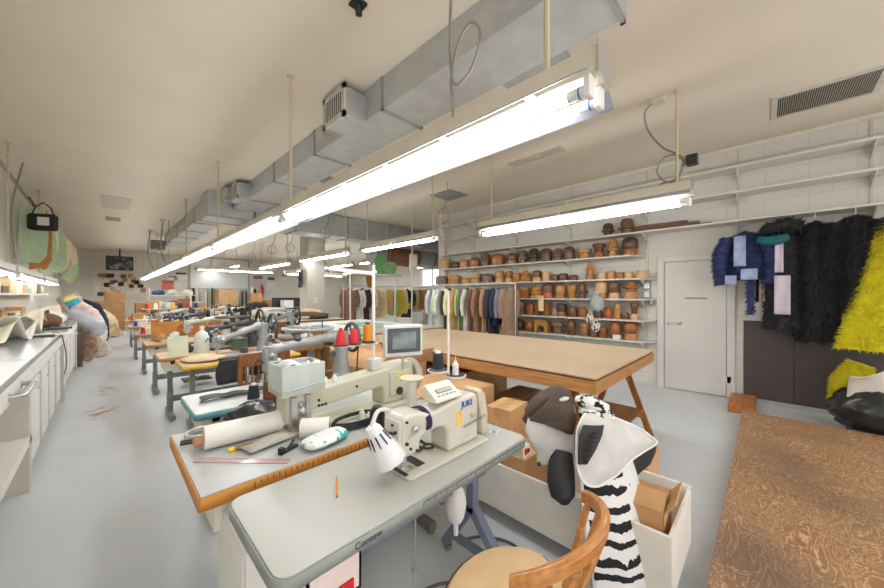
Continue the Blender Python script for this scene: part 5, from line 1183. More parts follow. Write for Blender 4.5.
for i, (x, y, w_, d_, h_, c, lab) in enumerate([
    (.75, 6.62, .3, .12, .05, (206, 206, 196), 'flat grey ream of paper before the orange back board'),
    (.6, 8.45, .22, .16, .12, (222, 216, 200), 'white carton on the grey-green topped table'),
    (1.3, 8.5, .3, .2, .16, (186, 140, 90), 'tan carton on the grey-green topped table'),
    (.6, 10.6, .2, .2, .16, (230, 226, 216), 'white carton on the second farthest work table'),
    (1.4, 10.65, .25, .2, .2, (92, 92, 96), 'dark carton on the second farthest work table'),
    (.7, 13.2, .3, .2, .2, (196, 150, 96), 'tan carton on the small far work table'),
    (1.5, 13.3, .22, .2, .26, (70, 74, 80), 'dark carton on the small far work table')]):
    carton(lab, x, y, .7605, w_, d_, h_, R.uniform(-.3, .3), pal(*c), 'cartons on the row tables')
PALC = [(200, 40, 44), (230, 190, 50), (40, 60, 120), (232, 228, 220), (40, 44, 46), (210, 130, 40), (120, 160, 150), (150, 60, 90)]
CN = {(200, 40, 44): 'red', (230, 190, 50): 'yellow', (40, 60, 120): 'navy blue', (232, 228, 220): 'white', (40, 44, 46): 'black', (210, 130, 40): 'orange', (120, 160, 150): 'pale teal', (150, 60, 90): 'plum'}
for tn, y, z, n in (('second farthest work table', 10.52, .7605, 6), ('small far work table', 13.12, .7605, 7), ('grey-green topped table', 8.38, .7605, 5)):
    for k in range(n):
        c = PALC[(k*3+int(y)) % 8]
        thread_cone('%s thread cone on the %s, %s from its aisle end' % (CN[c], tn, ORD[k]), V((.5+k*.155, y+.03*(k % 2), z)), pal(*c, .7, 'thread'), .04, .028, .13, 'thread cones on the far tables')
# props further right of the row: ironing board, presses, racks of tools, wooden benches
t = thing('ironing_board', 'grey ironing board on splayed white legs beyond the row of machines', 'ironing board', (2.6, 7.2, 0), .25)
MB().prism([(-.6, -.17), (.45, -.17), (.62, -.05), (.62, .05), (.45, .17), (-.6, .17)], .98, 1.02, 'z').build('board_pad', cloth(190, 192, 182, .08), t, bev=.01)
MB().bar((-.4, -.12, .0), (.3, -.1, .98), .03).bar((.35, .12, 0), (-.35, .1, .98), .03).bar((-.4, -.2, .02), (-.4, .2, .02), .03).bar((.35, -.2, .02), (.35, .2, .02), .03).build('legs', WHITE, t)
def bench(label, x0, x1, y0, y1, z, top, m=PINE, group='wooden benches'):
    t = thing('work_bench', label, 'table', (x0, y0, 0), 0, group); lx, ly = x1-x0, y1-y0
    MB().box(0, 0, z-.04, lx, ly, z).build('tabletop', top, t, bev=.003)
    for x in (.04, lx-.1):
        for y in (.04, ly-.1): MB().box(x, y, 0, x+.06, y+.06, z-.04).build('leg', PINEZ, t)
    MB().box(.04, .04, .2, lx-.04, ly-.04, .22).build('low_shelf', m, t)
    return t
bench('wooden bench heaped with rolls behind the ironing board', 2.0, 4.2, 11.6, 12.8, .85, WTOP)
bench('wooden bench with brown rolls in front of the fabric rack', 2.6, 5.0, 14.4, 15.4, .8, WTOP)
for k in range(5):
    y = 11.8+.16*k; c = [(206, 190, 160), (150, 110, 74), (222, 214, 200), (176, 140, 100), (60, 54, 50)][k]
    one('fabric_roll', '%s fabric roll lying on the wooden bench behind the ironing board' % ['cream', 'brown', 'white', 'tan', 'black'][k], 'fabric roll', MB().lathe([(.01, 0), (.075, 0), (.075, 1.5), (.01, 1.5)], (0, 0, .076), 16, RY(PI/2)), cloth(*c), (2.2+.08*k, y, .85), .04*k, group='fabric rolls on the bench')
for k in range(8):
    one('wooden_last', 'small brown wooden form on the rolls bench, %s from the left' % ORD[k], 'wooden form', MB().lathe([(.01, 0), (.05, 0), (.06, .1), (.03, .2), (.01, .21)], n=12), hmat(['amber', 'brown', 'honey', 'dark brown'][k % 4]), (2.75+.25*k, 14.55, .8), group='wooden forms on the far bench')
heap('black_fur_heap', 'black fur heaped on the far wooden bench', 'fur', (4.4, 15.0, .8), (.5, .35, .25), cloth(34, 34, 36), 14)
heap('white_fleece', 'white fleece heaped in the middle of the far wooden bench', 'fleece', (3.6, 15.0, .8), (.4, .3, .18), cloth(216, 212, 204), 15)

LATE = []
# ================================================================ more of the crowded middle: second column of tables
SCR = [((206, 190, 164), 'cream'), ((120, 84, 58), 'brown'), ((226, 222, 214), 'white'), ((62, 58, 56), 'black'), ((178, 140, 100), 'tan'), ((150, 152, 148), 'grey')]
def crowd(label_place, x0, x1, y0, y1, z, seed, n):
    """folded cloth and card pieces lying over a table, no two touching"""
    q = random.Random(seed); spots = []
    for _ in range(400):
        if len(spots) >= n: break
        r = q.uniform(.08, .15); x, y = q.uniform(x0+r, x1-r), q.uniform(y0+r, y1-r)
        if all((x-a)**2+(y-b)**2 > (r+c)**2*1.1 for a, b, c in spots): spots.append((x, y, r))
    spots.sort()
    for i, (x, y, r) in enumerate(spots):
        c, cn = SCR[(i*5+seed) % 6]
        mb = MB(); h = q.uniform(.03, .09); rq = random.Random(seed*50+i)
        mb.ball((0, 0, h*.6), (r*.95, r*q.uniform(.6, .95), h), 14, 8, .22, rq); mb.v = [(a, b, max(.001, cc)) for a, b, cc in mb.v]
        one('cloth_scrap', '%s scrap on the %s, %s from the left' % (cn, label_place, ORD[i]), 'cloth scrap', mb, cloth(*c), (x, y, z), q.uniform(0, 3), 'scraps on the tables', ang=60)
BROWNM = mat('machine_brown_iron', L(96, 92, 86), .45, .4)
for y0, place, mlab, mm, wm, wr in ((5.2, 'wooden table behind the iron machines', 'grey iron machine on the wooden table behind the iron machines', GREYM if 'GREYM' in globals() else GALV, DARK, .16),
                       (8.1, 'long wooden table left of the far hides', 'dark iron machine with spoked wheel left of the far hides', DARK, BLACK, .2),
                       (9.9, 'farther wooden table left of the far hides', 'pale machine on the farther wooden table left of the far hides', mat('machine_pale', L(196, 196, 188), .4), DARK, .12)):
    t = thing('work_table', 'brown ' + place, 'table', (1.86, y0, 0), 0, 'second column of tables')
    MB().box(0, 0, .74, .66, 1.3, .78).build('tabletop', wood('brown_top', L(176, 128, 80), L(146, 100, 58), (10, 1.5, 10)), t, bev=.004)
    for x in (.03, .57):
        for y in (.04, 1.2): MB().box(x, y, 0, x+.06, y+.06, .74).build('leg', PINEZ, t)
    MB().box(.03, .04, .25, .63, 1.26, .27).build('low_shelf', wood('brown_top', L(176, 128, 80), L(146, 100, 58), (10, 1.5, 10)), t)
    MB().box(.0, .0, .62, .66, .02, .74).build('apron', PINE, t)
    LATE.append((mlab, (2.05, y0+.95, .781), mm, wm, wr))
    crowd(place, 1.9, 2.5, y0+.05, y0+.75, .781, int(y0), 7)
crowd('pale wood table', .5, .95, 5.2, 5.52, .7605, 3, 3)
crowd('yellow-edged table top', 1.45, 1.72, 4.3, 4.75, .7605, 5, 2)
crowd('orange-board table', .5, .9, 6.75, 7.1, .7605, 4, 3)
crowd('grey-green topped table', .45, .9, 8.6, 8.88, .7605, 8, 3)
crowd('second farthest work table', 1.55, 1.7, 10.45, 10.95, .7605, 9, 1)
crowd('small far work table', .5, 1.7, 13.4, 13.7, .7605, 6, 6)
crowd('far wooden rolls bench', 2.1, 4.1, 12.45, 12.8, .851, 7, 7)
carton('tan carton on the low shelf under the wooden table behind the iron machines', 2.2, 5.8, .2705, .4, .5, .3, 0, CARD)
carton('tan carton on the low shelf of the long wooden table left of the hides', 2.2, 8.7, .2705, .4, .5, .3, 0, CARD2)
# floor-standing things at the far left of the row
for i, (x, y, c, cn) in enumerate([(.95, 15.4, (206, 60, 60), 'red'), (1.6, 15.2, (90, 110, 130), 'blue-grey'), (2.3, 16.6, (222, 214, 196), 'cream'), (1.2, 16.4, (150, 110, 70), 'brown')]):
    t = thing('storage_tub', '%s storage tub on the floor at the far end of the machine row' % cn, 'tub', (x, y, 0), .1*i, 'tubs at the far end')
    MB().loft([[V((a*k, b*k, z)) for a, b in rounded(-.3, -.22, .3, .22, .05)] for z, k in ((0, .85), (.42, 1), (.42, .96), (.03, .82))]).build('tub', pal(*c, .5), t)
    MB().box(-.31, -.23, .421, .31, .23, .45).build('lid', pal(*[min(255, v+20) for v in c], .5), t, bev=.008)
    heap('cloth_heap', '%s cloth heaped on the %s storage tub at the far end' % (SCR[i][1], cn), 'cloth', (x, y, .4505), (.25, .18, .2), cloth(*SCR[i][0]), 80+i)
bench('long far bench of spools and cartons before the far wall', 1.0, 3.2, 17.2, 18.0, .95, WTOP)
for k in range(8):
    c = PALC[(k*3) % 8]; thread_cone('%s cone on the long far bench, %s from the left' % (CN[c], ORD[k]), V((1.15+k*.26, 17.35, .9505)), pal(*c, .7, 'thread'), .07, .05, .22, 'cones on the long far bench')
for k in range(4):
    carton('%s carton on the long far bench, %s from the left' % (['tan', 'white', 'brown', 'grey'][k], ORD[k]), 1.35+k*.5, 17.72, .9505, .38, .36, [.3, .24, .4, .28][k], 0, pal(*[(196, 150, 100), (226, 222, 214), (150, 104, 66), (170, 172, 170)][k], .8, 'box'), 'cartons on the long far bench', tape=False)
for a in LATE: old_machine(a[0], a[1], .3, a[2], a[3], post=.36, wheel_r=a[4], flat_wheel=(a[4] > .15))
# ================================================================ left workbench
METAL = mat('bench_zinc', L(184, 188, 188), .25, .7, c2=L(206, 208, 208), vs=2.5)
for i, (y0, y1, nm) in enumerate([(1.2, 4.12, 'nearest the camera'), (4.14, 7.1, 'in the middle'), (7.12, 10.0, 'at the far end')]):
    t = thing('work_bench', 'long white workbench section with metal sheet top along the left wall, ' + nm, 'workbench', (XL+.02, y0, 0), 0, 'left workbench sections')
    ln = y1-y0; dp = .88
    MB().box(0, 0, .955, dp, ln, 1.0).build('metal_top', METAL, t, bev=.003)
    MB().box(0, 0, .845, dp+.004, ln, .954).build('apron', WHITE, t, bev=.003)
    for y in ([.02, ln-.12] if i == 0 else [ln-.1]):
        MB().box(dp-.32, y, 0, dp-.0, y+.1, .845).build('leg', CREAM, t, bev=.003)
    if i == 0: MB().box(.0, 0, .36, dp, ln-.0, .42).build('low_shelf', WHITE, t, bev=.003)
    if i == 0:
        h = MB(); y = ln-.95
        h.tube(smooth_pts([(dp+.0, y, .9), (dp+.055, y+.01, .9), (dp+.06, y+.06, .9), (dp+.06, y+.36, .9), (dp+.055, y+.41, .9), (dp, y+.42, .9)]), .014, 10).tube([(dp, y, .9), (dp+.008, y, .9)], .026, 14).tube([(dp, y+.42, .9), (dp+.008, y+.42, .9)], .026, 14)
        h.build('pull_handle', STEEL, t)
cabs = [4.3, 4.95, 5.6, 6.3, 7.3, 8.0, 8.7, 9.3]
for k, y in enumerate(cabs):
    t = thing('cabinet', 'white rolling cabinet under the left workbench, %s from the near end' % ORD[k], 'cabinet', (-1.2, y, 0), 0, 'rolling cabinets under the left bench')
    w_ = .5
    MB().box(0, 0, .1, .76, w_, .8).build('body', CREAM, t, bev=.003)
    MB().box(.762, .015, .12, .778, w_-.015, .78).build('door', WHITE, t, bev=.003)
    m = MB()
    for yy in (.06, w_-.06): m.tube([(.7, yy-.015, .045), (.7, yy+.015, .045)], .045, 14).box(.68, yy-.02, .05, .72, yy+.02, .1)
    m.build('caster', BLACK, t)
    MB().box(.778, .36, .66, .79, .44, .675).build('handle', STEEL, t)
BLK2 = mat('black_bin_film3', L(60, 62, 64), .25, var=.3, bump=.7, bs=12)
heap('plastic_bag', 'grey-black plastic bag on the low shelf of the nearest workbench', 'bag', (-.72, 3.35, .42), (.2, .32, .1), BLK2, 21)
one('cord_loop', 'loop of yellow cord around the grey plastic bag on the low shelf', 'cord', MB().tube([(.0, .12*math.cos(a), .12+.07*math.sin(a)) for a in [2*PI*i/20 for i in range(20)]], .006, 6, True), pal(230, 180, 40), (-.5, 3.3, .39))
one('white_cable', 'thin cable hanging over the front edge of the left workbench', 'cable', MB().tube(smooth_pts([(-.06, 0, 1.005), (.0, .02, 1.0), (.02, .05, .9), (.03, .25, .72), (.03, .3, .55), (.025, .12, .45)]), .006), mat('cable_grey', L(88, 90, 92), .5), (-.4, 6.5, 0))
def flat(label, name, cat, px, py, dims, m, rz=0, z=1.0005, **kw):
    p = PZ(px, py, z); return one(name, label, cat, MB().box(-dims[0]/2, -dims[1]/2, 0, dims[0]/2, dims[1]/2, dims[2]), m, (p.x, p.y, z), rz, **kw)
flat('long dark grooved bar lying across the metal bench top', 'metal_bar', 'bar', 22, 338, (.5, .09, .02), DARK, .1, bev=.004)
flat('small black bar on the edge of the metal bench top', 'metal_bar', 'bar', 57, 329, (.3, .12, .02), DARK, .05, bev=.004)
flat('pale paper strips lying across the metal bench top', 'paper_strip', 'paper', 45, 335, (.5, .3, .006), PAPER, .3)
flat('small black weight at the left edge of the metal bench top', 'weight', 'weight', 3, 330, (.1, .12, .05), BLACK, .2, bev=.005)
# clutter along the back of the bench
PG = mat('paper_mint', L(190, 216, 190), .8, var=.05); PT = mat('paper_tan', L(214, 186, 138), .8, var=.05); PW = mat('paper_ivory', L(228, 222, 206), .8, var=.04)
BC = [((190, 216, 190), 'mint green'), ((226, 216, 190), 'cream'), ((232, 230, 224), 'white'), ((206, 170, 112), 'tan'), ((166, 112, 62), 'brown'), ((206, 206, 196), 'grey'), ((70, 66, 64), 'black')]
rr = random.Random(77)
def crumple_sheet(name, label, cat, loc, w_, d_, m, seed, lift=.2, rz=0, group=None):
    q = random.Random(seed); a, b, c = q.uniform(2, 5), q.uniform(2, 5), q.uniform(0, 6)
    return one(name, label, cat, MB().grid(lambda u, v: V((-w_/2+w_*u, -d_/2+d_*v, .012+lift*(.5+.5*math.sin(a*u+b*v+c))*(.3+.7*u) + .02*math.sin(9*u+c)*math.sin(7*v))), 12, 12), m, loc, rz, group, solid=.006)
k = 0
for i in range(14):
    y = 5.2 + i*.36; c, cn = BC[[0, 1, 2, 3, 2, 1, 5, 4, 2, 3, 6, 1, 2, 0][i]]
    crumple_sheet('pattern_paper', '%s pattern paper rumpled along the back of the left bench, %s from the camera' % (cn, ORD[i]), 'paper', (-1.0+.08*(i % 3), y, 1.001+.012*(i % 2)), .5, .44, pal(*c, .85, 'paper'), i+3, .16+.14*(i % 3)/2, rr.uniform(-.4, .4), 'papers on the left bench')
for i in range(9):
    y = 5.4+i*.55; c = [(206, 160, 104), (226, 216, 196), (150, 100, 56), (210, 180, 130), (222, 222, 216), (180, 130, 80), (120, 84, 54), (228, 220, 200), (200, 150, 96)][i]
    carton('%s box against the wall behind the left bench, %s from camera' % (['tan', 'cream', 'brown', 'pale tan', 'white', 'tan', 'dark brown', 'cream', 'tan'][i], ORD[i]), -1.15, y, 1.0, .2, .36, [.16, .2, .14, .24, .18, .26, .2, .22, .28][i], 0, pal(*c, .85, 'box'), 'boxes at the back of the left bench', tape=False)
for i, (y, c, cn) in enumerate([(8.2, (112, 80, 56), 'brown'), (8.9, (226, 224, 220), 'white'), (9.5, (150, 150, 146), 'grey')]):
    heap('fabric_bundle', '%s fabric bundle lying on the far end of the left bench' % cn, 'fabric', (-.72, y, 1.0), (.24, .32, .13), cloth(*c), 31+i)
t = thing('cushion', 'striped blue and pink long pillow leaning at the far end of the left bench', 'cushion', (-.4, 12.8, .98), .0)
def stripes_mat(n, cols):
    m, nt, b = base_mat(n); tc = nd(nt, 'ShaderNodeTexCoord'); sp = nd(nt, 'ShaderNodeSeparateXYZ'); nt.links.new(tc.outputs['Object'], sp.inputs[0])
    mr = nd(nt, 'ShaderNodeMapRange'); mr.inputs[1].default_value = 0; mr.inputs[2].default_value = .8; nt.links.new(sp.outputs[2], mr.inputs[0])
    r = ramp(nt, cols, mr.outputs[0]); r.color_ramp.interpolation = 'CONSTANT'; nt.links.new(r.outputs[0], b.inputs['Base Color']); b.inputs['Roughness'].default_value = .8
    return m
o = MB().loft([[V((.17*k*math.cos(a), .1*k*math.sin(a), z)) for a in [2*PI*i/18 for i in range(18)]] for z, k in ((0, .5), (.05, .9), (.2, 1), (.5, 1), (.62, .9), (.68, .5))]).build('pillow', stripes_mat('pillow_stripes', [(0, L(206, 80, 160)), (.25, L(90, 120, 200)), (.5, L(60, 170, 200)), (.7, L(240, 220, 110))]), t)
o.rotation_euler = (.1, -.5, 0); o.scale = (.8, .8, .8)
# furs and bags hanging at the end of the bench
def bundle(name, label, cat, pts, rs, m, n=14, loc=None, j=0):
    loc = V(loc) if loc else V(pts[0]); mb = MB(); P = smooth_pts([V(p)-loc for p in pts], 4)
    rsq = [rs[min(int(i/4), len(rs)-1)]*(1-(i % 4)/4) + rs[min(int(i/4)+1, len(rs)-1)]*((i % 4)/4) for i in range(len(P))]
    mb.tube(P, rsq, n); q = random.Random(len(label))
    mb.v = [(x*(1+.12*q.uniform(-1, 1)), y, z+.015*q.uniform(-1, 1)) for x, y, z in mb.v]
    return one(name, label, cat, mb, m, loc, ang=60)
FB = mat('fur_brown_dark', L(72, 60, 52), .9, c2=L(104, 88, 76), vs=24, bump=.6, bs=60)
bundle('fur_pelt', 'dark brown fur pelt hanging off the end of the left bench to the floor', 'fur', [(-0.62, 10.2, 1.0), (-0.50, 10.2, .75), (-0.45, 10.2, .4), (-0.45, 10.15, .02)], [0.09, 0.14, 0.14, 0.12], FB)
bundle('fur_pelt', 'pale brown fur pelt behind the dark pelt at the end of the left bench', 'fur', [(-0.50, 10.9, .9), (-0.32, 10.9, .6), (-0.28, 10.9, .3), (-0.30, 10.9, .03)], [0.10, 0.14, 0.14, 0.10], mat('fur_tan', L(120, 90, 70), .9, c2=L(176, 140, 112), vs=12, bump=.6, bs=60))
bundle('cloth_sack', 'silver-grey plastic sack slung over the fur pelts at the bench end', 'bag', [(-0.50, 10.6, 1.15), (-0.32, 10.5, .95), (-0.16, 10.45, .8), (-0.14, 10.4, .62)], [0.07, 0.14, 0.16, 0.07], mat('sack_grey', L(186, 188, 192), .35, bump=.5, bs=14))
bundle('fur_pelt', 'white and cream fur heap on the floor past the left bench', 'fur', [(-0.55, 11.6, .9), (-0.30, 11.6, .7), (-0.15, 11.6, .35), (-0.10, 11.6, .02)], [0.14, 0.22, 0.22, 0.14], mat('fur_cream', L(206, 186, 164), .9, c2=L(226, 216, 200), vs=12, bump=.5, bs=50))
bundle('cloth_bundle', 'pink and tan clothes bundle farther along the left wall', 'clothes', [(-0.60, 13.0, 1.1), (-0.35, 13.0, .8), (-0.25, 13.0, .4), (-0.30, 13, .02)], [0.18, 0.25, 0.25, 0.18], mat('cloth_mix', L(204, 150, 140), .9, c2=L(210, 190, 150), vs=5))
bundle('cloth_bundle', 'navy cloth thrown over the heap by the far cartons', 'clothes', [(-.55, 15.5, 1.3), (-.3, 15.5, 1.15), (-.1, 15.4, .85), (-.1, 15.4, .02)], [.09, .14, .14, .13], cloth(40, 48, 70))
bundle('cloth_bundle', 'mustard and tan clothes heap before the far left cartons', 'clothes', [(-.3, 16.8, .9), (.0, 16.8, .6), (.1, 16.8, .02)], [.2, .3, .3], mat('cloth_must', L(190, 150, 90), .9, c2=L(226, 214, 196), vs=6))
bundle('cloth_bundle', 'rose and white clothes heap beyond the cream fur on the left', 'clothes', [(-.5, 12.3, 1.25), (-.25, 12.3, .9), (-.2, 12.3, .4), (-.22, 12.3, .02)], [.15, .2, .2, .16], mat('cloth_rose', L(214, 170, 170), .9, c2=L(232, 226, 220), vs=7))
bundle('cloth_bundle', 'pale clothes bundle at the far left against the wall', 'clothes', [(-0.80, 14.8, 1.5), (-0.60, 14.8, 1.0), (-0.50, 14.8, .4), (-0.50, 14.8, .02)], [0.22, 0.29, 0.29, 0.22], mat('cloth_pale', L(214, 204, 190), .9, c2=L(176, 150, 124), vs=6))
# patterns hanging above the bench
rr = random.Random(3)
def ragged(w_, h_, n=11, j=.18, q=None):
    q = q or rr; pts = []
    for i in range(n):
        a = 2*PI*i/n; s = 1/max(abs(math.cos(a)), abs(math.sin(a)))**.7
        pts.append((w_/2*math.cos(a)*s*(1-j*q.random()), -h_/2+h_/2*math.sin(a)*s*(1-j*q.random())))
    return pts
HP = [((178, 200, 164), 'sage green'), ((208, 186, 140), 'tan'), ((178, 120, 62), 'brown'), ((222, 210, 176), 'cream'), ((150, 176, 140), 'dark sage')]
HPI = [0, 2, 0, 1, 3, 0, 2, 4, 3, 1, 0, 3, 1, 4, 3, 2, 0, 1, 3, 2, 0, 1, 3, 4]
one('wall_rail', 'thin dark rail high along the left with card patterns hung from it', 'rail', MB().tube([(0, 0, 0), (0, 11.5, 0)], .015), DARK, (-.98, 9.7, 3.3))
for i in range(24):
    c, cn = HP[HPI[i]]; y = 10.15+i*.45; h_ = [1.25, 1.35, 1.4, .8, .9, 1.3, .6, .9, 1.2, .7, 1.2, .8, 1.1, 1.2, .9, .6, 1.3, .8, 1.3, .7, 1.2, 1.4, .9, 1.3][i]; w_ = .5 if i < 3 else rr.uniform(.4, .7)
    t = thing('card_pattern', '%s card pattern hung high along the left wall, %s from the camera' % (cn, ORD[i]), 'pattern', (-.98+.05*(i % 3), y, 3.28), 0, 'card patterns on the left rail')
    p = ragged(w_, h_); MB().prism(p, -.003, .003, 'x').build('card', pal(*c, .85, 'card'), t, rot=(0, 0, -.5-rr.uniform(0, .5)), smooth=False)
    MB().tube([(0, 0, .035), (0, 0, -.06)], .006).build('hook', DARK, t)
t = thing('black_satchel', 'black bag with a white tag sheet hung from the left conduit', 'bag', (-.84, 10.0, 2.75), -.5); t.scale = (.75, .75, .75)
MB().prism(rounded(-.26, 0, .26, .42, .07), -.09, .09, 'y').build('bag_body', cloth(40, 40, 42), t, bev=.02); MB().tube([(-.22, 0, .4), (-.15, 0, .6), (0, 0, .72), (.15, 0, .6), (.22, 0, .4)], .016).build('strap', BLACK, t); MB().box(-.05, -.1, .12, .18, -.092, .33).build('white_tag', PAPER, t)
# shelf behind the bench
t = thing('bench_shelf', 'white shelf along the left wall above the bench clutter', 'shelf', (XL, 4.0, 1.5), 0)
MB().box(.0, 0, 0, .3, 9.0, .03).build('shelf_board', WHITE, t)
for i in range(12):
    c = [(226, 220, 206), (200, 160, 104), (180, 200, 180), (232, 230, 226), (120, 90, 60), (214, 190, 150)][i % 6]
    carton('%s box on the left wall shelf, %s from the camera' % (['ivory', 'tan', 'mint', 'white', 'brown', 'sand'][i % 6], ORD[i]), XL+.16, 5.6+i*.58, 1.531, .26, .42, .1+.05*(i*7 % 4), 0, pal(*c, .85, 'box'), 'boxes on the left wall shelf', tape=False)

# ================================================================ the far end
for i, (x, y, z, w_, h_, lab) in enumerate([(.1, 19.8, 0, 1.0, .62, 'lower big carton by the far wall at the aisle end, left stack'), (.12, 19.85, .62, .95, .62, 'upper big carton by the far wall at the aisle end, left stack'), (1.25, 19.6, 0, .8, .6, 'lower carton right of the left stack at the aisle end'), (1.3, 19.7, .6, .75, .55, 'upper carton right of the left stack at the aisle end'), (.3, 20.6, 1.24, .6, .4, 'topmost carton behind the left stack by the far wall')]):
    if i == 4: y, z = 20.0, 1.242
    carton(lab, x, y, z, w_, .7, h_, R.uniform(-.05, .05), CARD, 'cartons by the far wall')
t = thing('dark_bin', 'black waste bin at the far end of the aisle', 'bin', (1.15, 17.0, 0)); MB().lathe([(.001, 0), (.2, 0), (.24, .6), (.23, .6), (.19, .02), (.001, .02)], n=20).build('body', BLACK, t); MB().lathe([(.235, .59), (.25, .59), (.25, .615), (.235, .615), (.235, .59)], n=20).build('rim', DARK, t)
# pin board of scraps on the far wall
t = thing('pin_board', 'board pinned with brown and white swatches on the far wall under the television', 'board', (.55, 22.469, 1.5))
MB().box(-.95, 0, -.1, .95, .03, 1.1).build('board', mat('board_cream', L(220, 212, 196), .8), t)
rr = random.Random(8)
for k in range(34):
    x, z = rr.uniform(-.85, .8), rr.uniform(0, 1.0); c = [(110, 74, 48), (226, 222, 214), (60, 46, 38), (176, 132, 88), (206, 180, 140)][k % 5]
    MB().prism([(x+a*.16, z+b*.16+.08) for a, b in ragged(1.5, 1.5, 8, .3, rr)], -.012-.001*k, -.006-.001*k, 'y').build('swatch', pal(*c, .85, 'swatch'), t, smooth=False)
def shelf_unit(label, x0, x1, y, d, zs, m=WHITE):
    t = thing('shelf_unit', label, 'shelf', (x0, y, 0), 0)
    u = MB(); u.box(0, 0, 0, .04, d, zs[-1]+.3).box(x1-x0-.04, 0, 0, x1-x0, d, zs[-1]+.3); u.build('upright', m, t)
    for z in zs: MB().box(0.04, 0, z-.03, x1-x0-.04, d, z).build('shelf_board', m, t)
    return t
shelf_unit('white shelf unit stacked with white bundles near the far wall', 1.3, 3.0, 18.6, .5, [.5, 1.0, 1.5])
for i in range(9):
    c, cn = [((232, 230, 226), 'white'), ((60, 70, 100), 'navy'), ((200, 200, 190), 'grey'), ((226, 214, 190), 'cream'), ((150, 100, 60), 'brown')][i % 5]
    z = [.5, 1.0, 1.5][i // 3]
    heap('cloth_bundle', '%s bundle on the far white shelf unit, %s from the left on its %s shelf' % (cn, ORD[i % 3], ['lowest', 'middle', 'top'][i // 3]), 'bundle', (1.62+.5*(i % 3), 18.8, z), (.22, .18, .15), cloth(*c), 50+i, group='bundles on the far shelf unit')
# whiteboard / shade, notices, extinguisher
t = thing('roller_shade', 'large pale framed board on the far wall behind the crosswise light', 'board', (4.68, 22.469, 1.88))
MB().box(-1.42, 0, 0, 1.42, .03, 1.7).build('panel', mat('shade_pale', L(214, 214, 212), .6, var=.03), t)
m = MB(); m.box(-1.5, -.03, 1.68, 1.5, .03, 1.76).box(-1.48, -.02, -.05, -1.4, .03, 1.68).box(1.4, -.02, -.05, 1.48, .03, 1.68).box(-1.48, -.02, -.06, 1.48, .03, 0); m.build('frame', mat('frame_steel', L(160, 158, 154), .5, .3), t)
for i, (px, py, w_, h_, c, lab) in enumerate([(168, 285, .5, .5, (226, 196, 190), 'pinkish red notice sheet on the far wall left of the pale board'), (172, 278, .4, .25, (230, 228, 222), 'white notice sheet above the pinkish one on the far wall'), (181, 276, .55, .45, (226, 224, 218), 'white calendar sheet with dark header left of the pale board'), (258, 281, .6, .7, (214, 190, 190), 'poster with pinkish print above the fire extinguisher'), (271, 283, .5, .9, (224, 224, 220), 'white notice sheet right of the fire extinguisher'), (284, 278, .4, .5, (222, 216, 204), 'small cream notice farther right of the fire extinguisher')]):
    p = PY(px, py, 22.486); t = thing('notice', lab, 'notice', p, 0, 'notices on the far wall')
    MB().box(-w_/2, 0, -h_/2, w_/2, .012, h_/2).build('sheet', pal(*((214, 120, 104) if i == 0 else c)), t)
    MB().box(-w_*.42, -.004, h_*.2, w_*.42, 0, h_*.42).build('heading', pal(*[(190, 80, 70), (120, 120, 120), (40, 40, 42), (150, 90, 90), (90, 100, 130), (140, 130, 110)][i]), t)
p = PY(262, 291, 22.3)
t = thing('fire_extinguisher', 'red fire extinguisher hung on the far wall right of the pale board', 'fire extinguisher', (p.x, 22.395, p.z-.3))
MB().lathe([(.001, 0), (.1, 0), (.1, .48), (.06, .56), (.001, .57)], n=18).build('cylinder', pal(196, 30, 34, .3), t); MB().lathe([(.001, .57), (.035, .57), (.035, .66), (.001, .66)], n=10).box(-.03, -.12, .62, .03, .03, .67).build('valve', BLACK, t); MB().tube([(.0, -.08, .62), (.1, -.1, .5), (.1, -.1, .2)], .015).build('hose', BLACK, t)
# fabric bolts standing under the pale board
rr = random.Random(21)
t = thing('bolt_rack', 'grey rack holding upright fabric bolts below the pale board', 'rack', (2.9, 20.9, 0))
MB().box(0, .0, .5, 3.4, .04, .56).box(0, .36, 1.72, 3.4, .4, 1.76).box(0, 0, .1, 3.4, .5, .14).box(0, 0, 0, .05, .5, 1.8).box(3.35, 0, 0, 3.4, .5, 1.8).build('rack_frame', GREYP, t)
BCO = [((236, 232, 224), 'white'), ((60, 70, 84), 'slate'), ((150, 170, 140), 'sage'), ((216, 196, 160), 'cream'), ((38, 38, 40), 'black'), ((190, 176, 150), 'sand'), ((100, 80, 60), 'brown'), ((206, 210, 214), 'silver'), ((90, 120, 120), 'teal grey')]
for i in range(20):
    c, cn = BCO[(i*4) % 9]; h_ = rr.uniform(1.5, 1.75)
    one('fabric_bolt', '%s fabric bolt standing in the rack below the pale board, %s from the left' % (cn, ORD[i]), 'fabric bolt', MB().lathe([(.01, 0), (.062, 0), (.066, .02), (.066, h_-.02), (.03, h_), (.03, h_+.06), (.01, h_+.06)], n=12), cloth(*c), (3.05+i*.16, 21.1+.07*(i % 2), .141), group='fabric bolts below the pale board')
carton('big tan carton in front of the fabric bolts', 4.3, 19.6, 1.05, .8, .6, .7, .1, CARD2)
carton('tan carton carrying the big one in front of the fabric bolts', 4.3, 19.6, 0, .9, .7, 1.04, .06, CARD)
for i, (px, c, lab, h_) in enumerate([(256, (196, 140, 84), 'tan upright paper tube below the poster on the far wall', 1.2), (268, (170, 108, 62), 'brown round drum below the white notice', .8), (279, (150, 130, 110), 'grey-brown drum near the far wall right of the brown one', .8), (301, (196, 156, 112), 'tan sack standing beside the dark trolley', .9)]):
    p = PY(px, 300, 20.5); one('drum', lab, 'drum', MB().lathe([(.001, 0), (.3, 0), (.31, .03), (.31, h_+.35), (.28, h_+.4), (.001, h_+.4)], n=18), pal(*c, .7), (p.x, 20.5, 0), group='drums by the far wall')
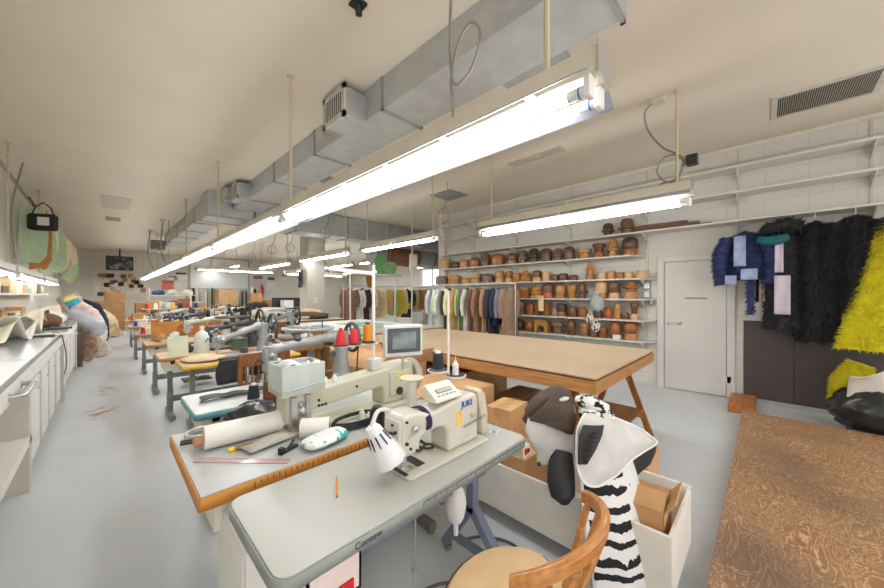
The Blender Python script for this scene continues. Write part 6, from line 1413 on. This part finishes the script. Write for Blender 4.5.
p = PY(290, 300, 18.5)
t = thing('trolley', 'dark low trolley with a white box near the far wall', 'trolley', (p.x, 18.5, 0))
MB().box(-.8, -.4, .75, .8, .4, .82).box(-.8, -.4, .2, .8, .4, .25).build('deck', DARK, t, bev=.01)
for sx in (-1, 1):
    for sy in (-1, 1): MB().box(sx*.76-.03, sy*.36-.03, 0, sx*.76+.03, sy*.36+.03, .75).build('leg', DARK, t)
MB().box(-.8, .36, .82, .8, .4, 1.35).build('back_panel', DARK, t)
carton('white box standing on the dark trolley', p.x-.2, 18.4, .821, .5, .5, .4, 0, PAPER)
# column fittings
t = thing('hanging_cloth', 'dark bundle of straps hung on the left face of the column', 'straps', (4.16, 9.95, 1.75)); 
MB().tube(smooth_pts([(0, 0, .5), (-.06, .0, .35), (-.04, .05, .15), (-.08, 0, 0)]), [.02]*4+[.06]*15, 10).build('strap_bundle', DARK, t)
one('light_switch', 'pale switch plate on the column face', 'switch', MB().box(-.06, -.015, -.09, .06, 0, .09).box(-.012, -.022, -.02, .012, -.015, .02), mat('plate_pale', L(212, 208, 200), .5), (4.45, 9.7, 1.35))

# ================================================================ garment racks
def rack(label, p0, p1, z, group='garment rails'):
    p0, p1 = V(p0), V(p1); t = thing('garment_rail', label, 'rack', p0, 0, group)
    d = p1-p0
    MB().tube([(0, 0, z), (d.x, d.y, z)], .016, 10).build('rail', STEEL, t)
    n = V((-d.y, d.x, 0)).normalized()*.25
    for q in (V(), d):
        MB().tube([tuple(q), (q.x, q.y, z)], .014, 10).build('upright', STEEL, t)
        MB().tube([(q.x-n.x, q.y-n.y, .03), (q.x+n.x, q.y+n.y, .03)], .016, 8).build('foot', STEEL, t)
    return t
rack('chrome garment rail of clothes in front of the hat shelves', (5.55, 3.45, 0), (5.55, 5.75, 0), 1.72)
GC = [((196, 204, 212), 'pale blue-grey coat', 1.0), ((206, 214, 196), 'mint coat', .95), ((228, 226, 206), 'cream shirt', .9), ((60, 62, 64), 'charcoal trousers', 1.0), ((226, 222, 170), 'pale yellow jacket', 1.0), ((190, 140, 90), 'tan vest', .9), ((160, 186, 120), 'green jacket', 1.0), ((112, 110, 92), 'olive coat', .95), ((210, 206, 196), 'light grey coat', .95), ((112, 82, 66), 'brown coat', 1.0), ((148, 112, 84), 'fur-brown coat', .95), ((170, 132, 104), 'camel coat', .9), ((56, 58, 66), 'dark charcoal coat', 1.05), ((44, 54, 84), 'navy jacket', .75), ((128, 124, 140), 'lilac-grey jacket', .6), ((156, 128, 104), 'taupe coat', 1.05)]
rr = random.Random(31)
def hung(name, label, cat, loc, rz, c, ln, w_=.22, th=.055, group=None, sleeves=True, bulk=1):
    t = thing(name, label, cat, loc, rz, group)
    hanger(t, 0, w_*.9)
    MB().loft(garment_rings(w_, th, ln, rr, 1.05, .16, n=16, lv=7)).build('body', cloth(*c), t)
    if sleeves:
        for s in (-1, 1):
            m = MB(); m.tube([(0, s*w_*.9, -.06), (.015, s*(w_+.04), -.25), (.02, s*(w_+.05), -.42), (.02, s*(w_+.02), -.6)], [.06, .055, .05, .045], 10); m.build('sleeve', cloth(*c), t)
    return t
for i, (c, nm, ln) in enumerate(GC):
    y = 5.6-i*.135
    hung('hanging_garment', '%s on the chrome rail before the hat shelves, %s from the left' % (nm, ORD[i]), 'garment', (5.55, y, 1.66), PI/2+rr.uniform(-.25, .25), c, ln, group='garments on the chrome rail')
rack('long rail of hung card patterns and coats at the rear right', (4.95, 8.95, 0), (9.6, 8.95, 0), 1.78)
PC = [((120, 90, 66), 'brown coat', 1), ((222, 220, 214), 'white apron', 1), ((60, 44, 38), 'dark red-brown coat', 1), ((206, 206, 208), 'silver-grey jacket', 1), ((206, 176, 128), 'tan card pattern', 0), ((226, 206, 164), 'pale card pattern', 0), ((216, 170, 120), 'buff card pattern', 0), ((178, 196, 120), 'lime green card pattern', 0), ((214, 190, 60), 'yellow card pattern', 0), ((222, 196, 150), 'sand card pattern', 0), ((48, 54, 70), 'dark navy coat', 1), ((226, 202, 160), 'cream card pattern', 0), ((178, 124, 70), 'brown card pattern', 0), ((196, 150, 96), 'kraft card pattern', 0), ((150, 180, 120), 'green card pattern', 0), ((206, 176, 130), 'oat card pattern', 0), ((186, 130, 74), 'caramel card pattern', 0), ((170, 112, 60), 'dark kraft card pattern', 0), ((220, 200, 160), 'ivory card pattern', 0), ((182, 128, 78), 'chestnut card pattern', 0)]
for i, (c, nm, g) in enumerate(PC):
    x = 5.15+i*.225
    lab = '%s on the long rear rail, %s from the left' % (nm, ORD[i])
    if g: hung('hanging_garment', lab, 'garment', (x, 8.95, 1.72), rr.uniform(.3, .9), c, 1.0, group='things on the rear rail')
    else:
        t = thing('card_pattern', lab, 'pattern', (x, 8.95-.02*(i % 3), 1.74), rr.uniform(.4, 1.1), 'things on the rear rail')
        h_ = rr.uniform(.7, 1.05)
        MB().prism([(a, b) for a, b in ragged(.5, h_)], -.004, .004, 'x').build('card', pal(*c, .85, 'card'), t, smooth=False)
        MB().prism([(a*.8+.06, b*.85-.05) for a, b in ragged(.45, h_)], .008, .014, 'x').build('card', pal(*[max(0, v-14) for v in c], .85, 'card'), t, smooth=False)
        MB().tube([(0, 0, .06), (0, 0, -.06)], .005).build('hook', STEEL, t)
one('yellow_tape_roll', 'yellow roll hung on a white cord against the dark navy coat', 'tape', MB().lathe([(.05, -.03), (.1, -.03), (.1, .03), (.05, .03), (.05, -.03)], (0, 0, 0), 18, RX(PI/2)).tube([(0, 0, .09), (.12, 0, .4), (.14, .05, .55)], .012), pal(226, 190, 40), (7.25, 8.62, 1.12))
t = thing('grey_cabinet', 'low grey cabinet standing before the rear rail', 'cabinet', (6.6, 7.4, 0)); MB().box(-.1, -.25, 0, 1.0, .25, 1.0).build('body', mat('cab_grey', L(184, 178, 172), .5), t, bev=.008); MB().box(-.08, -.262, .05, .44, -.25, .95).build('door', mat('cab_grey', L(184, 178, 172), .5), t); MB().box(.46, -.262, .05, .98, -.25, .95).build('door', mat('cab_grey', L(184, 178, 172), .5), t)
crumple_sheet('pattern_paper', 'white paper lying on top of the low grey cabinet', 'paper', (7.05, 7.4, 1.0), .8, .4, PW, 5, .08)
# green fan-shaped patterns hung over the rail
for i, (px, py, w_, h_, c, lab) in enumerate([(381, 265, .62, .75, (140, 196, 130), 'big green paper fan hung above the rear rail, left half'), (390, 268, .7, .5, (166, 208, 146), 'big green paper fan hung above the rear rail, right half'), (370, 280, .35, .5, (176, 112, 60), 'brown board hung beside the green paper fan')]):
    p = PY(px, py, 8.35-.05*i)
    t = thing('card_pattern', lab, 'pattern', p, .2, 'hung above the rear rail'); MB().prism([(a, b+h_/2) for a, b in ragged(w_, h_, 9, .25)], -.004, .004, 'y').build('card', pal(*c, .8, 'card'), t, smooth=False)
    MB().tube([(0, 0, h_*.3), (0, 0, h_*.3+.6)], .004).build('string', STEEL, t)
carton('brown carton lying on top of the round duct', 7.4, 9.2, 3.215, 1.0, .5, .32, 0, CARD)
# rack shelf of white tubing in front of the pattern rail
t = thing('pipe_rack', 'white pipe rack with a flat top shelf left of the rear rail', 'rack', (4.6, 7.95, 0))
for x in (0, 1.5): MB().tube([(x, 0, 0), (x, 0, 2.15)], .02, 8).build('upright', WHITE, t)
MB().box(-.05, -.2, 2.05, 1.6, .2, 2.1).build('top_shelf', WHITE, t, bev=.004)
rack('second far rail of coats behind the pattern rail', (7.0, 11.5, 0), (12.0, 11.5, 0), 1.8)
for i in range(16):
    c, nm = [((96, 70, 110), 'purple'), ((226, 224, 216), 'white'), ((46, 48, 60), 'dark navy'), ((200, 170, 120), 'tan'), ((180, 196, 150), 'pale green'), ((214, 130, 160), 'pink'), ((120, 90, 70), 'brown'), ((206, 206, 206), 'grey')][i % 8]
    hung('hanging_garment', '%s garment on the second far rail, %s from the left' % (nm, ORD[i]), 'garment', (7.2+i*.3, 11.5, 1.74), rr.uniform(.3, .9), c, 1.0, group='garments on the second far rail', sleeves=False)
m = MB().box(-.12, 0, -.2, .12, .05, .2)
t = thing('meter_box', 'beige electrical box with meters on a post left of the shelves end', 'electrical box', (5.6, 6.5, 2.35)); m.build('box', HOUS, t, bev=.006); MB().tube([(-.05, .02, -2.35), (-.05, .02, ZC-2.35)], .02).build('post_conduit', HOUS, t); MB().box(-.09, -.012, -.1, .09, 0, .1).build('cover', CREAM, t)

# ================================================================ lights, world, camera
w = bpy.data.worlds.new('shop_fill'); SC.world = w; w.use_nodes = True
bg = w.node_tree.nodes['Background']; bg.inputs[0].default_value = (1.0, 1.0, 1.0, 1); bg.inputs[1].default_value = WORLD  # even white fill added through the open side behind the camera
def lamp(x, y, z, lx, ly, e):
    l = bpy.data.lights.new('fixture_glow', 'AREA'); l.shape = 'RECTANGLE'; l.size = lx; l.size_y = ly; l.energy = e; l.color = (1, .96, .9)
    o = bpy.data.objects.new('fixture_glow', l); COL.objects.link(o); o.location = (x, y, z)
cam = bpy.data.cameras.new('camera'); co = bpy.data.objects.new('camera', cam); COL.objects.link(co)
cam.sensor_width = 36; cam.lens = F/884*36; cam.shift_y = 1.0/884; cam.clip_start = .02
co.location = (0, 0, H); co.rotation_euler = (PI/2, 0, -YAW)
SC.camera = co
SC.view_settings.view_transform = 'Standard'; SC.view_settings.look = 'None'; SC.view_settings.gamma = 1; SC.view_settings.use_curve_mapping = False
SC.view_settings.exposure = EXPO
SC.cycles.max_bounces = 8; SC.cycles.diffuse_bounces = 5; SC.cycles.use_denoising = True; SC.cycles.sample_clamp_indirect = 8
